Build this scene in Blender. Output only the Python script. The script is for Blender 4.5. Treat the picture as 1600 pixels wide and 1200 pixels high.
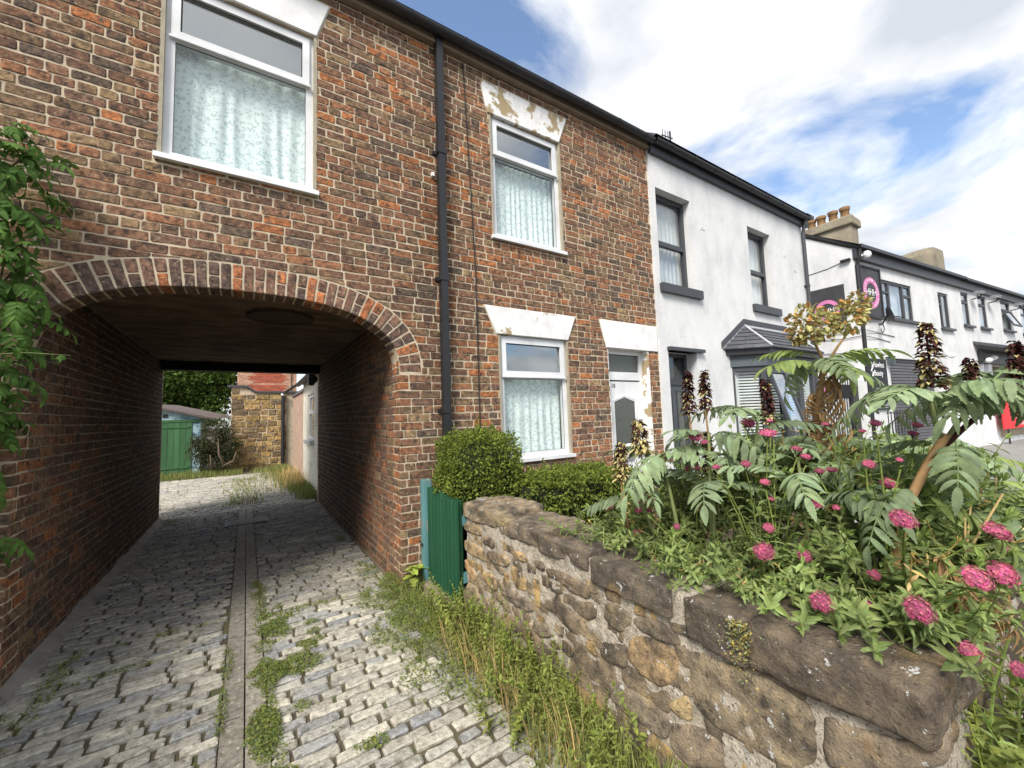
import bpy, bmesh, math, random
import numpy as np
from mathutils import Vector, Matrix, noise
R = random.Random(7)
NP = np.random.RandomState(11)
for o in list(bpy.data.objects):
    bpy.data.objects.remove(o)
SC = bpy.context.scene
COL = SC.collection
rad = math.radians

# ------------------------------------------------------------------ camera
CAM_POS = Vector((0.0, 0.0, 1.63))
YAW, PITCH, ROLL = rad(33.03), rad(4.42), rad(-1.98)
fwd = Vector((math.sin(YAW) * math.cos(PITCH), math.cos(YAW) * math.cos(PITCH), math.sin(PITCH)))
r0 = Vector((math.cos(YAW), -math.sin(YAW), 0))
u0 = r0.cross(fwd)
c_right = math.cos(ROLL) * r0 + math.sin(ROLL) * u0
c_up = -math.sin(ROLL) * r0 + math.cos(ROLL) * u0
cam = bpy.data.cameras.new('camera')
cam_o = bpy.data.objects.new('camera', cam)
COL.objects.link(cam_o)
m = Matrix((c_right, c_up, -fwd)).transposed().to_4x4()
m.translation = CAM_POS
cam_o.matrix_world = m
cam.sensor_fit = 'HORIZONTAL'
cam.sensor_width = 36
cam.lens = 36 * 638.9 / 1600
cam.clip_start = 0.02
cam.clip_end = 2000
SC.camera = cam_o

# ------------------------------------------------------------------ sky, sun, exposure
SUN_AZ = math.atan2(-0.80, -0.60)      # horizontal direction TO the sun = (sin, cos) -> front left of the houses
SUN_EL = rad(47)
SUN_DIR = Vector((math.sin(SUN_AZ) * math.cos(SUN_EL), math.cos(SUN_AZ) * math.cos(SUN_EL), math.sin(SUN_EL)))
SKY_STRENGTH = 0.15
world = bpy.data.worlds.new('World')
SC.world = world
world.use_nodes = True
wt = world.node_tree
wt.nodes.clear()
def wn(kind, **kw):
    n = wt.nodes.new(kind)
    for k, v in kw.items():
        setattr(n, k, v)
    return n
def wl(a, b):
    wt.links.new(a, b)
sky = wn('ShaderNodeTexSky', sky_type='NISHITA', sun_disc=False)
sky.sun_elevation = SUN_EL
sky.sun_rotation = SUN_AZ
sky.air_density = 1.0
sky.dust_density = 1.2
sky.ozone_density = 1.6
bg_sky = wn('ShaderNodeBackground')
bg_sky.inputs[1].default_value = SKY_STRENGTH
wl(sky.outputs[0], bg_sky.inputs[0])
tc = wn('ShaderNodeTexCoord')
sep = wn('ShaderNodeSeparateXYZ')
wl(tc.outputs['Generated'], sep.inputs[0])
def wmath(op, a, b=None, clamp=False):
    n = wn('ShaderNodeMath', operation=op, use_clamp=clamp)
    for i, v in enumerate((a, b)):
        if v is None:
            continue
        if isinstance(v, (int, float)):
            n.inputs[i].default_value = v
        else:
            wl(v, n.inputs[i])
    return n.outputs[0]
# cloud layer: the view direction meets a flat deck high above the street
zc = wmath('ADD', wmath('MAXIMUM', sep.outputs[2], 0.0), 0.22)
cx = wmath('DIVIDE', sep.outputs[0], zc)
cy = wmath('DIVIDE', sep.outputs[1], zc)
comb = wn('ShaderNodeCombineXYZ')
wl(cx, comb.inputs[0]); wl(cy, comb.inputs[1])
mp = wn('ShaderNodeMapping')
CLOUD_OFF = (-14.728, -14.834, -11.897)
mp.inputs['Location'].default_value = CLOUD_OFF
wl(comb.outputs[0], mp.inputs[0])
nz = wn('ShaderNodeTexNoise')
nz.inputs['Scale'].default_value = 1.6
nz.inputs['Detail'].default_value = 9
nz.inputs['Roughness'].default_value = 0.56
nz.inputs['Distortion'].default_value = 0.35
wl(mp.outputs[0], nz.inputs['Vector'])
ramp = wn('ShaderNodeValToRGB')
ramp.color_ramp.elements[0].position = 0.39
ramp.color_ramp.elements[1].position = 0.525
wl(nz.outputs[0], ramp.inputs[0])
nz2 = wn('ShaderNodeTexNoise')
nz2.inputs['Scale'].default_value = 2.6
nz2.inputs['Detail'].default_value = 6
nz2.inputs['Roughness'].default_value = 0.5
wl(mp.outputs[0], nz2.inputs['Vector'])
shade = wn('ShaderNodeValToRGB')
shade.color_ramp.elements[0].position = 0.36
shade.color_ramp.elements[0].color = (0.56, 0.60, 0.66, 1)
shade.color_ramp.elements[1].position = 0.60
shade.color_ramp.elements[1].color = (1.0, 1.0, 1.0, 1)
wl(nz2.outputs[0], shade.inputs[0])
bg_cloud = wn('ShaderNodeBackground')
bg_cloud.inputs[1].default_value = 0.74
wl(shade.outputs[0], bg_cloud.inputs[0])
mix = wn('ShaderNodeMixShader')
wl(ramp.outputs[0], mix.inputs[0])
wl(bg_sky.outputs[0], mix.inputs[1])
wl(bg_cloud.outputs[0], mix.inputs[2])
wout = wn('ShaderNodeOutputWorld')
wl(mix.outputs[0], wout.inputs[0])

sun = bpy.data.lights.new('sun', 'SUN')
sun.energy = 3.1
sun.angle = rad(20)
sun.color = (1.0, 0.945, 0.86)
sun_o = bpy.data.objects.new('sun', sun)
COL.objects.link(sun_o)
sun_o.location = (-6, -6, 12)
sun_o.rotation_euler = SUN_DIR.to_track_quat('Z', 'Y').to_euler()
vs = SC.view_settings
vs.view_transform = 'Standard'
vs.look = 'None'
vs.exposure = 0.80
vs.gamma = 1.0
vs.use_curve_mapping = False
SC.cycles.max_bounces = 6
SC.cycles.diffuse_bounces = 3
SC.cycles.glossy_bounces = 3
SC.cycles.transmission_bounces = 5
SC.cycles.transparent_max_bounces = 10
SC.cycles.caustics_reflective = False
SC.cycles.caustics_refractive = False

# ------------------------------------------------------------------ materials
MATS = {}
def mat(name, col, rough=0.85, cols=None, nscale=6.0, ndetail=6.0, bump=0.0, bscale=60.0, bdist=0.004, tint=False,
        flecks=None, fscale=40.0, fthr=(0.62, 0.7), stretch=None, spec=0.35, metal=0.0, obj_rand=0.0, stain=None,
        sscale=2.0, sthr=(0.55, 0.7), transl=0.0, coords='pos', more=()):
    """procedural surface: base colour ramp by noise, optional per-piece tint, flecks, stains and bump"""
    mt = bpy.data.materials.new(name)
    mt.use_nodes = True
    t = mt.node_tree
    N, L = t.nodes, t.links
    bs = N['Principled BSDF']
    bs.inputs['Roughness'].default_value = rough
    bs.inputs['Metallic'].default_value = metal
    bs.inputs['Specular IOR Level'].default_value = spec
    if coords == 'pos':
        vec = N.new('ShaderNodeNewGeometry').outputs['Position']
    else:
        vec = N.new('ShaderNodeTexCoord').outputs['Object']
    if stretch:
        mpn = N.new('ShaderNodeMapping')
        mpn.inputs['Scale'].default_value = stretch
        L.new(vec, mpn.inputs[0]); vec = mpn.outputs[0]
    def nzn(scale, detail=6.0, rough_=0.6):
        n = N.new('ShaderNodeTexNoise')
        n.inputs['Scale'].default_value = scale
        n.inputs['Detail'].default_value = detail
        n.inputs['Roughness'].default_value = rough_
        L.new(vec, n.inputs['Vector'])
        return n.outputs[0]
    def rmp(fac, stops):
        r = N.new('ShaderNodeValToRGB')
        el = r.color_ramp.elements
        while len(el) < len(stops):
            el.new(0.5)
        for e, (p, c) in zip(el, stops):
            e.position = p
            e.color = (c[0], c[1], c[2], 1)
        L.new(fac, r.inputs[0])
        return r.outputs[0]
    def mixc(fac, a, b, blend='MIX'):
        n = N.new('ShaderNodeMix')
        n.data_type = 'RGBA'; n.blend_type = blend
        for s, v in ((n.inputs[0], fac), (n.inputs[6], a), (n.inputs[7], b)):
            if isinstance(v, (int, float)):
                s.default_value = v
            elif isinstance(v, tuple):
                s.default_value = (v[0], v[1], v[2], 1)
            else:
                L.new(v, s)
        return n.outputs[2]
    cols = cols or [tuple(c * 0.82 for c in col), col, tuple(min(1, c * 1.15) for c in col)]
    k = len(cols)
    c = rmp(nzn(nscale, ndetail), [(0.3 + 0.4 * i / max(1, k - 1), cc) for i, cc in enumerate(cols)])
    if tint:
        a = N.new('ShaderNodeAttribute'); a.attribute_name = 'tint'
        c = mixc(1.0, c, a.outputs['Color'], 'MULTIPLY')
    if obj_rand:
        oi = N.new('ShaderNodeObjectInfo')
        mr = N.new('ShaderNodeMapRange')
        mr.inputs[3].default_value = 1 - obj_rand; mr.inputs[4].default_value = 1 + obj_rand
        L.new(oi.outputs['Random'], mr.inputs[0])
        c = mixc(1.0, c, mr.outputs[0], 'MULTIPLY')
    if stain:
        f = rmp(nzn(sscale, 8, 0.65), [(sthr[0], (0, 0, 0)), (sthr[1], (1, 1, 1))])
        c = mixc(f, c, stain)
    for (mc, ms_, m0, m1, amt) in more:
        f = rmp(nzn(ms_, 7, 0.65), [(m0, (0, 0, 0)), (m1, (amt, amt, amt))])
        c = mixc(f, c, mc)
    if flecks:
        f = rmp(nzn(fscale, 5, 0.7), [(fthr[0], (0, 0, 0)), (fthr[1], (1, 1, 1))])
        c = mixc(f, c, flecks)
    L.new(c, bs.inputs['Base Color'])
    if bump:
        b = N.new('ShaderNodeBump')
        b.inputs['Strength'].default_value = bump
        b.inputs['Distance'].default_value = bdist
        L.new(nzn(bscale, 8, 0.65), b.inputs['Height'])
        L.new(b.outputs[0], bs.inputs['Normal'])
    if transl:
        tr = N.new('ShaderNodeBsdfTranslucent')
        L.new(c, tr.inputs[0])
        ms = N.new('ShaderNodeMixShader'); ms.inputs[0].default_value = transl
        L.new(bs.outputs[0], ms.inputs[1]); L.new(tr.outputs[0], ms.inputs[2])
        L.new(ms.outputs[0], N['Material Output'].inputs[0])
    MATS[name] = mt
    return mt
def glass_mat(name, tint=(0.9, 0.95, 0.95), refl=0.18, through=0.8):
    mt = bpy.data.materials.new(name); mt.use_nodes = True
    t = mt.node_tree; N, L = t.nodes, t.links
    N.remove(N['Principled BSDF'])
    tr = N.new('ShaderNodeBsdfTransparent'); tr.inputs[0].default_value = (*tint, 1)
    gl = N.new('ShaderNodeBsdfGlossy'); gl.inputs['Roughness'].default_value = 0.02
    gl.inputs[0].default_value = (0.95, 0.97, 1.0, 1)
    fr = N.new('ShaderNodeLayerWeight'); fr.inputs[0].default_value = 0.5
    pw = N.new('ShaderNodeMath'); pw.operation = 'POWER'; pw.inputs[1].default_value = 4.0
    L.new(fr.outputs['Facing'], pw.inputs[0])
    ad = N.new('ShaderNodeMath'); ad.operation = 'ADD'; ad.inputs[1].default_value = refl; ad.use_clamp = True
    L.new(pw.outputs[0], ad.inputs[0])
    ms = N.new('ShaderNodeMixShader')
    L.new(ad.outputs[0], ms.inputs[0]); L.new(tr.outputs[0], ms.inputs[1]); L.new(gl.outputs[0], ms.inputs[2])
    L.new(ms.outputs[0], N['Material Output'].inputs[0])
    MATS[name] = mt
    return mt
def lace_mat(name):
    mt = bpy.data.materials.new(name); mt.use_nodes = True
    t = mt.node_tree; N, L = t.nodes, t.links
    bs = N['Principled BSDF']; bs.inputs['Roughness'].default_value = 0.9
    g = N.new('ShaderNodeNewGeometry')
    mpn = N.new('ShaderNodeMapping'); mpn.inputs['Scale'].default_value = (1, 0.2, 1)
    L.new(g.outputs['Position'], mpn.inputs[0])
    v = N.new('ShaderNodeTexVoronoi'); v.inputs['Scale'].default_value = 50; v.distance = 'MINKOWSKI'
    L.new(mpn.outputs[0], v.inputs['Vector'])
    n = N.new('ShaderNodeTexNoise'); n.inputs['Scale'].default_value = 24; n.inputs['Detail'].default_value = 2
    L.new(mpn.outputs[0], n.inputs['Vector'])
    n3 = N.new('ShaderNodeTexNoise'); n3.inputs['Scale'].default_value = 60; n3.inputs['Detail'].default_value = 2
    L.new(mpn.outputs[0], n3.inputs['Vector'])
    def rr(o, a, b):
        r = N.new('ShaderNodeValToRGB'); r.color_ramp.elements[0].position = a; r.color_ramp.elements[1].position = b
        L.new(o, r.inputs[0]); return r.outputs[0]
    m1 = N.new('ShaderNodeMath'); m1.operation = 'MULTIPLY'
    L.new(rr(n.outputs[0], .46, .56), m1.inputs[0]); L.new(rr(n3.outputs[0], .42, .55), m1.inputs[1])
    mx = N.new('ShaderNodeMix'); mx.data_type = 'RGBA'
    L.new(m1.outputs[0], mx.inputs[0])
    mx.inputs[6].default_value = (0.86, 0.95, 0.93, 1); mx.inputs[7].default_value = (0.54, 0.64, 0.65, 1)
    L.new(mx.outputs[2], bs.inputs['Base Color'])
    MATS[name] = mt
    return mt

mat('brick', (1, 1, 1), 0.93, cols=[(0.42, 0.40, 0.39), (0.98, 0.95, 0.92), (1.65, 1.5, 1.3)], nscale=26, ndetail=10, tint=True,
    stain=(0.055, 0.042, 0.036), sscale=15, sthr=(0.50, 0.64), more=[((0.30, 0.14, 0.08), 11, 0.57, 0.66, 0.55), ((0.38, 0.30, 0.20), 28, 0.57, 0.66, 0.7)],
    flecks=(0.40, 0.32, 0.22), fscale=120, fthr=(0.63, 0.70), bump=1.0, bscale=80, bdist=0.008, spec=0.15)
mat('mortar', (0.53, 0.445, 0.325), 0.95, nscale=9, stain=(0.33, 0.27, 0.20), sscale=4, sthr=(0.5, 0.75), bump=0.6, bscale=160, bdist=0.003, spec=0.15)
mat('passage_mortar', (0.24, 0.195, 0.15), 0.95, nscale=5, stain=(0.06, 0.05, 0.04), sscale=2, bump=0.6, bscale=120, bdist=0.003, spec=0.15)  # darker mortar tone for the passage walls
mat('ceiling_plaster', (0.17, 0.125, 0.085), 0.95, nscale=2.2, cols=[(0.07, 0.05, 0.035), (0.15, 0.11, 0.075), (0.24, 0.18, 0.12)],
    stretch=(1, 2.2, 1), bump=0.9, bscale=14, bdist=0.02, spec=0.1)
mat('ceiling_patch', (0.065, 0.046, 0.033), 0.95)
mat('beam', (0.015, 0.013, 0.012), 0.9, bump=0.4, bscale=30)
mat('upvc', (0.72, 0.73, 0.74), 0.32, nscale=2, spec=0.5)
mat('seal', (0.02, 0.02, 0.022), 0.6)
mat('peeling_paint', (0.78, 0.775, 0.76), 0.75, nscale=5, stain=(0.36, 0.28, 0.16), sscale=4.0, sthr=(0.50, 0.54),
    flecks=(0.34, 0.27, 0.18), fscale=26, fthr=(0.63, 0.66), bump=0.7, bscale=26, bdist=0.004)
mat('lintel_paint', (0.80, 0.80, 0.79), 0.7, nscale=3, flecks=(0.45, 0.42, 0.36), fscale=22, fthr=(0.66, 0.72), bump=0.4, bscale=40)
mat('reveal_render', (0.36, 0.32, 0.24), 0.95, nscale=12, bump=0.6, bscale=80)
mat('black_plastic', (0.018, 0.018, 0.02), 0.42, nscale=3, spec=0.45)
mat('grey_plastic', (0.05, 0.053, 0.06), 0.45, nscale=2, spec=0.4)
mat('bay_cladding', (0.075, 0.09, 0.105), 0.5, nscale=2)
mat('slate', (0.075, 0.078, 0.088), 0.75, nscale=14, tint=True, bump=0.4, bscale=40)
mat('lead', (0.42, 0.43, 0.45), 0.6, nscale=10)
mat('white_render', (0.62, 0.625, 0.63), 0.9, nscale=2.2, ndetail=10, cols=[(0.55, 0.56, 0.565), (0.66, 0.665, 0.665), (0.73, 0.73, 0.725)],
    stain=(0.50, 0.505, 0.50), sscale=3.0, sthr=(0.58, 0.85), more=[((0.50, 0.505, 0.505), 9, 0.56, 0.70, 0.35)], flecks=(0.36, 0.36, 0.35), fscale=30, fthr=(0.68, 0.74), stretch=(1, 1, 0.6), bump=0.8, bscale=38, bdist=0.008, spec=0.2)
mat('white_paint', (0.80, 0.80, 0.80), 0.5)
mat('dark_room', (0.035, 0.037, 0.04), 0.95)
mat('blind', (0.62, 0.64, 0.65), 0.8, nscale=3)
glass_mat('glass', tint=(0.97, 0.985, 0.98), refl=0.03)
glass_mat('glass_sky', refl=0.22)
mat('frosted', (0.085, 0.095, 0.085), 0.22, nscale=30, bump=0.5, bscale=50, spec=0.6)
lace_mat('lace')
mat('sett', (1, 1, 1), 0.85, cols=[(0.50, 0.485, 0.45), (0.95, 0.93, 0.88), (1.25, 1.22, 1.15)], nscale=26, ndetail=9, tint=True,
    stain=(0.16, 0.145, 0.11), sscale=9, sthr=(0.54, 0.74), more=[((0.62, 0.59, 0.50), 30, 0.58, 0.68, 0.7)], flecks=(0.10, 0.095, 0.075), fscale=90, fthr=(0.60, 0.68), bump=1.0, bscale=55, bdist=0.010, spec=0.2)
mat('joint_soil', (0.085, 0.07, 0.045), 1.0, nscale=5, cols=[(0.065, 0.055, 0.036), (0.105, 0.085, 0.055), (0.075, 0.10, 0.032)], bump=0.8, bscale=90, bdist=0.006)
mat('cement', (0.27, 0.25, 0.215), 0.95, nscale=7, stain=(0.13, 0.12, 0.10), sscale=4, bump=0.7, bscale=50, bdist=0.008)
mat('asphalt', (0.055, 0.055, 0.056), 0.9, nscale=4, bump=0.6, bscale=120, bdist=0.005)
mat('paving', (0.24, 0.235, 0.22), 0.9, nscale=3, bump=0.3, bscale=80)
mat('earth', (0.075, 0.055, 0.035), 1.0, nscale=6, bump=0.9, bscale=30, bdist=0.02)
mat('sandstone', (1, 1, 1), 0.93, cols=[(0.45, 0.42, 0.38), (1.02, 0.95, 0.82), (1.65, 1.46, 1.12)], nscale=13, ndetail=10, tint=True,
    stain=(0.095, 0.080, 0.066), sscale=6, sthr=(0.50, 0.66), more=[((0.42, 0.28, 0.12), 5, 0.60, 0.72, 0.6), ((0.07, 0.06, 0.052), 45, 0.56, 0.66, 0.75), ((0.36, 0.30, 0.22), 60, 0.60, 0.68, 0.6)],
    flecks=(0.66, 0.66, 0.63), fscale=22, fthr=(0.635, 0.65), bump=1.0, bscale=95, bdist=0.022, spec=0.15)
mat('rubble_mortar', (0.36, 0.295, 0.23), 0.97, cols=[(0.30, 0.26, 0.21), (0.51, 0.45, 0.36), (0.66, 0.59, 0.49)], nscale=14, ndetail=10,
    stain=(0.66, 0.65, 0.61), sscale=15, sthr=(0.62, 0.66), more=[((0.20, 0.155, 0.115), 7, 0.56, 0.70, 0.7)], flecks=(0.14, 0.11, 0.085), fscale=80, fthr=(0.55, 0.63), bump=1.0, bscale=75, bdist=0.02, spec=0.15)
mat('green_metal', (0.016, 0.080, 0.040), 0.45, nscale=3, stretch=(1, 1, 0.3), spec=0.4, flecks=(0.05, 0.12, 0.09), fscale=60, fthr=(0.68, 0.75))
mat('blue_paint', (0.10, 0.235, 0.25), 0.75, nscale=5, stretch=(1, 1, 0.2), stain=(0.30, 0.28, 0.22), sscale=14, sthr=(0.62, 0.66), bump=0.5, bscale=40)
mat('old_wood', (0.24, 0.19, 0.14), 0.95, nscale=16, stretch=(1, 0.12, 1), bump=0.9, bscale=40, bdist=0.008)
mat('bark', (0.12, 0.085, 0.055), 0.95, nscale=20, bump=0.8, bscale=40, bdist=0.01)
def leafmat(name, col, transl=0.3, rough=0.7, orand=0.2):
    return mat(name, col, rough, nscale=30, cols=[tuple(c * 0.72 for c in col), col, tuple(c * 1.25 for c in col)], tint=True, obj_rand=orand, transl=transl, spec=0.16)
leafmat('hedge_leaf', (0.21, 0.27, 0.05), 0.42)
leafmat('creeper_leaf', (0.085, 0.165, 0.034), 0.35)
leafmat('honey_leaf', (0.235, 0.305, 0.165), 0.36, 0.75, 0.3)
leafmat('honey_leaf_young', (0.24, 0.31, 0.10), 0.3)
leafmat('dead_leaf', (0.33, 0.21, 0.10), 0.25, 0.8, .35)
leafmat('valerian_leaf', (0.225, 0.295, 0.110), 0.34, 0.6, 0.32)
leafmat('weed_leaf', (0.245, 0.295, 0.085), 0.4)
leafmat('grass_blade', (0.26, 0.29, 0.09), 0.38)
leafmat('straw', (0.48, 0.35, 0.16), 0.2, 0.8)
leafmat('tree_leaf', (0.085, 0.14, 0.028), 0.25)
leafmat('shrub_leaf', (0.075, 0.085, 0.038), 0.2)
leafmat('pink_petal', (0.60, 0.14, 0.25), 0.3, 0.7, 0.22)
leafmat('dark_bract', (0.055, 0.018, 0.016), 0.1)
leafmat('pale_pod', (0.42, 0.40, 0.17), 0.2)
mat('stem', (0.16, 0.19, 0.07), 0.7)
mat('stem_brown', (0.28, 0.17, 0.075), 0.8, nscale=12)
mat('chimney_render', (0.30, 0.26, 0.19), 0.95, nscale=3, stain=(0.15, 0.13, 0.10), sscale=1.5, bump=0.7, bscale=18, bdist=0.02)
mat('clay_pot', (0.24, 0.14, 0.065), 0.85, nscale=3, stain=(0.08, 0.05, 0.03), sscale=3)
mat('sign_black', (0.045, 0.046, 0.05), 0.55)
mat('sign_board', (0.022, 0.026, 0.03), 0.6)
mat('sign_pink', (0.62, 0.20, 0.42), 0.55)
mat('sign_white', (0.80, 0.80, 0.80), 0.55)
mat('sign_grey', (0.30, 0.31, 0.32), 0.55)
mat('sign_red', (0.72, 0.025, 0.035), 0.5)
mat('iron', (0.02, 0.02, 0.022), 0.5)
mat('shutter', (0.11, 0.105, 0.115), 0.5)
mat('shed_green', (0.045, 0.125, 0.05), 0.75, nscale=8, stretch=(1, 1, 0.15), tint=True)
mat('shed_blue', (0.33, 0.47, 0.50), 0.85, nscale=3, stain=(0.10, 0.18, 0.24), sscale=2.5, sthr=(0.5, 0.6))
mat('felt_roof', (0.115, 0.092, 0.085), 0.95, nscale=4)
mat('cream_render', (0.66, 0.62, 0.52), 0.93, nscale=2, stain=(0.34, 0.31, 0.25), sscale=2.2, sthr=(0.56, 0.66), bump=0.5, bscale=20, bdist=0.01)
mat('pink_render', (0.40, 0.27, 0.20), 0.95, nscale=4, stain=(0.22, 0.15, 0.11), sscale=5, bump=0.7, bscale=20, bdist=0.015)
mat('galv', (0.35, 0.36, 0.36), 0.5, metal=0.3)
mat('brass', (0.42, 0.42, 0.42), 0.3, metal=0.8)
M = MATS

# ------------------------------------------------------------------ object helpers
WLOC = {}
def tag(o, label=None, cat=None, group=None, kind=None):
    for k, v in (('label', label), ('category', cat), ('group', group), ('kind', kind)):
        if v is not None:
            o[k] = v
    return o
def thing(name, loc, label, cat, group=None):
    o = bpy.data.objects.new(name, None)
    COL.objects.link(o)
    o.empty_display_size = 0.1
    o.location = loc
    WLOC[o.name] = Vector(loc)
    return tag(o, label, cat, group)
def link(name, me, parent, wloc):
    o = bpy.data.objects.new(name, me)
    COL.objects.link(o)
    wloc = Vector(wloc)
    if parent is not None:
        o.parent = parent
        o.location = wloc - WLOC[parent.name]
    else:
        o.location = wloc
    WLOC[o.name] = wloc
    return o
def copy_part(src, parent, loc, rot, sc):
    o = bpy.data.objects.new(src.name.split('.')[0], src)
    return o
class MB:
    """collects shapes and links them as ONE mesh object"""
    def __init__(self):
        self.v, self.f, self.t = [], [], []
        self.tint = (1, 1, 1)
    def add(self, vs, fs, tint=None):
        b = len(self.v)
        self.v.extend(vs)
        self.f.extend([tuple(i + b for i in f) for f in fs])
        self.t.extend([tint or self.tint] * len(vs))
        return self
    def box(self, x0, x1, y0, y1, z0, z1):
        if x0 > x1: x0, x1 = x1, x0
        if y0 > y1: y0, y1 = y1, y0
        if z0 > z1: z0, z1 = z1, z0
        return self.add([(x0, y0, z0), (x1, y0, z0), (x1, y1, z0), (x0, y1, z0), (x0, y0, z1), (x1, y0, z1), (x1, y1, z1), (x0, y1, z1)],
                        [(0, 3, 2, 1), (4, 5, 6, 7), (0, 1, 5, 4), (1, 2, 6, 5), (2, 3, 7, 6), (3, 0, 4, 7)])
    def fbox(self, F, u0, u1, v0, v1, n0, n1):
        if u0 > u1: u0, u1 = u1, u0
        if v0 > v1: v0, v1 = v1, v0
        if n0 > n1: n0, n1 = n1, n0
        c = [F.p(u, v, n) for n in (n0, n1) for (u, v) in ((u0, v0), (u1, v0), (u1, v1), (u0, v1))]
        return self.add(c, [(0, 3, 2, 1), (4, 5, 6, 7), (0, 1, 5, 4), (1, 2, 6, 5), (2, 3, 7, 6), (3, 0, 4, 7)])
    def fprism(self, F, poly, n0, n1):
        k = len(poly)
        c = [F.p(u, v, n0) for u, v in poly] + [F.p(u, v, n1) for u, v in poly]
        return self.add(c, [tuple(range(k - 1, -1, -1)), tuple(range(k, 2 * k))] + [(i, (i + 1) % k, (i + 1) % k + k, i + k) for i in range(k)])
    def tube(self, path, rad_, n=8, caps=True):
        path = [Vector(p) for p in path]
        rs = rad_ if isinstance(rad_, (list, tuple)) else [rad_] * len(path)
        vs, fs = [], []
        prev = None
        for i, p in enumerate(path):
            d = (path[min(i + 1, len(path) - 1)] - path[max(i - 1, 0)]).normalized()
            if prev is None:
                a = d.orthogonal().normalized()
            else:
                a = (prev - d * prev.dot(d))
                a = a.normalized() if a.length > 1e-6 else d.orthogonal().normalized()
            prev = a
            b = d.cross(a)
            for k in range(n):
                an = 2 * math.pi * k / n
                vs.append(tuple(p + (a * math.cos(an) + b * math.sin(an)) * rs[i]))
        for i in range(len(path) - 1):
            for k in range(n):
                fs.append((i * n + k, i * n + (k + 1) % n, (i + 1) * n + (k + 1) % n, (i + 1) * n + k))
        if caps:
            fs.append(tuple(range(n - 1, -1, -1)))
            fs.append(tuple(range((len(path) - 1) * n, len(path) * n)))
        return self.add(vs, fs)
    def lathe(self, c, prof, n=16):
        vs = [(c[0] + r * math.cos(2 * math.pi * k / n), c[1] + r * math.sin(2 * math.pi * k / n), c[2] + z) for r, z in prof for k in range(n)]
        fs = [(i * n + k, i * n + (k + 1) % n, (i + 1) * n + (k + 1) % n, (i + 1) * n + k) for i in range(len(prof) - 1) for k in range(n)]
        fs.append(tuple(range(n - 1, -1, -1))); fs.append(tuple(range((len(prof) - 1) * n, len(prof) * n)))
        return self.add(vs, fs)
    def mesh(self, name, material, origin=(0, 0, 0), smooth=False):
        me = bpy.data.meshes.new(name)
        ox, oy, oz = origin
        me.from_pydata([(x - ox, y - oy, z - oz) for x, y, z in self.v], [], self.f)
        a = me.attributes.new('tint', 'FLOAT_COLOR', 'POINT')
        arr = np.ones((len(self.v), 4), dtype=np.float32)
        arr[:, :3] = np.array(self.t, dtype=np.float32).reshape(-1, 3)
        a.data.foreach_set('color', arr.ravel())
        me.materials.append(M[material] if isinstance(material, str) else material)
        if smooth:
            me.shade_smooth()
        return me
    def build(self, name, material, parent=None, smooth=False, origin=None):
        if origin is None:
            a = np.array(self.v)
            lo, hi = a.min(0), a.max(0)
            origin = tuple(float(q) for q in ((lo[0] + hi[0]) / 2, (lo[1] + hi[1]) / 2, lo[2]))
        return link(name, self.mesh(name, material, origin, smooth), parent, origin)
def np_mesh(name, V, F, tint, material, smooth=False):
    """big mesh from arrays; F is (m,k)"""
    me = bpy.data.meshes.new(name)
    n, (mf, k) = len(V), F.shape
    me.vertices.add(n); me.loops.add(mf * k); me.polygons.add(mf)
    me.vertices.foreach_set('co', V.astype(np.float32).ravel())
    me.loops.foreach_set('vertex_index', F.astype(np.int32).ravel())
    me.polygons.foreach_set('loop_start', (np.arange(mf) * k).astype(np.int32))
    me.polygons.foreach_set('loop_total', np.full(mf, k, dtype=np.int32))
    a = me.attributes.new('tint', 'FLOAT_COLOR', 'POINT')
    arr = np.ones((n, 4), dtype=np.float32)
    arr[:, :3] = tint
    a.data.foreach_set('color', arr.ravel())
    me.materials.append(M[material])
    me.update(calc_edges=True)
    if smooth:
        me.shade_smooth()
    return me
class Frame:
    def __init__(self, o, U, V, N):
        self.o, self.U, self.V, self.N = Vector(o), Vector(U), Vector(V), Vector(N)
    def p(self, u, v, n=0.0):
        return tuple(self.o + self.U * u + self.V * v + self.N * n)
def proj(p):
    d = Vector(p) - CAM_POS
    z = d.dot(fwd)
    return (800 + 638.9 * d.dot(c_right) / z, 600 - 638.9 * d.dot(c_up) / z, z) if z > 0.05 else None
def screen_area(pts):
    q = [proj(p) for p in pts]
    if any(a is None for a in q):
        return 0
    cx_, cy_ = sum(a[0] for a in q) / len(q), sum(a[1] for a in q) / len(q)
    if not (-10 < cx_ < 1610 and -10 < cy_ < 1210):
        return 0
    s = 0
    for i in range(len(q)):
        a, b = q[i], q[(i + 1) % len(q)]
        s += a[0] * b[1] - b[0] * a[1]
    return abs(s) / 2
def shrink(poly, d):
    cu = sum(p[0] for p in poly) / len(poly); cv = sum(p[1] for p in poly) / len(poly)
    out = []
    for u, v in poly:
        l = math.hypot(u - cu, v - cv) or 1
        out.append((u + (cu - u) / l * d * 1.25, v + (cv - v) / l * d * 1.25))
    return out
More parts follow.
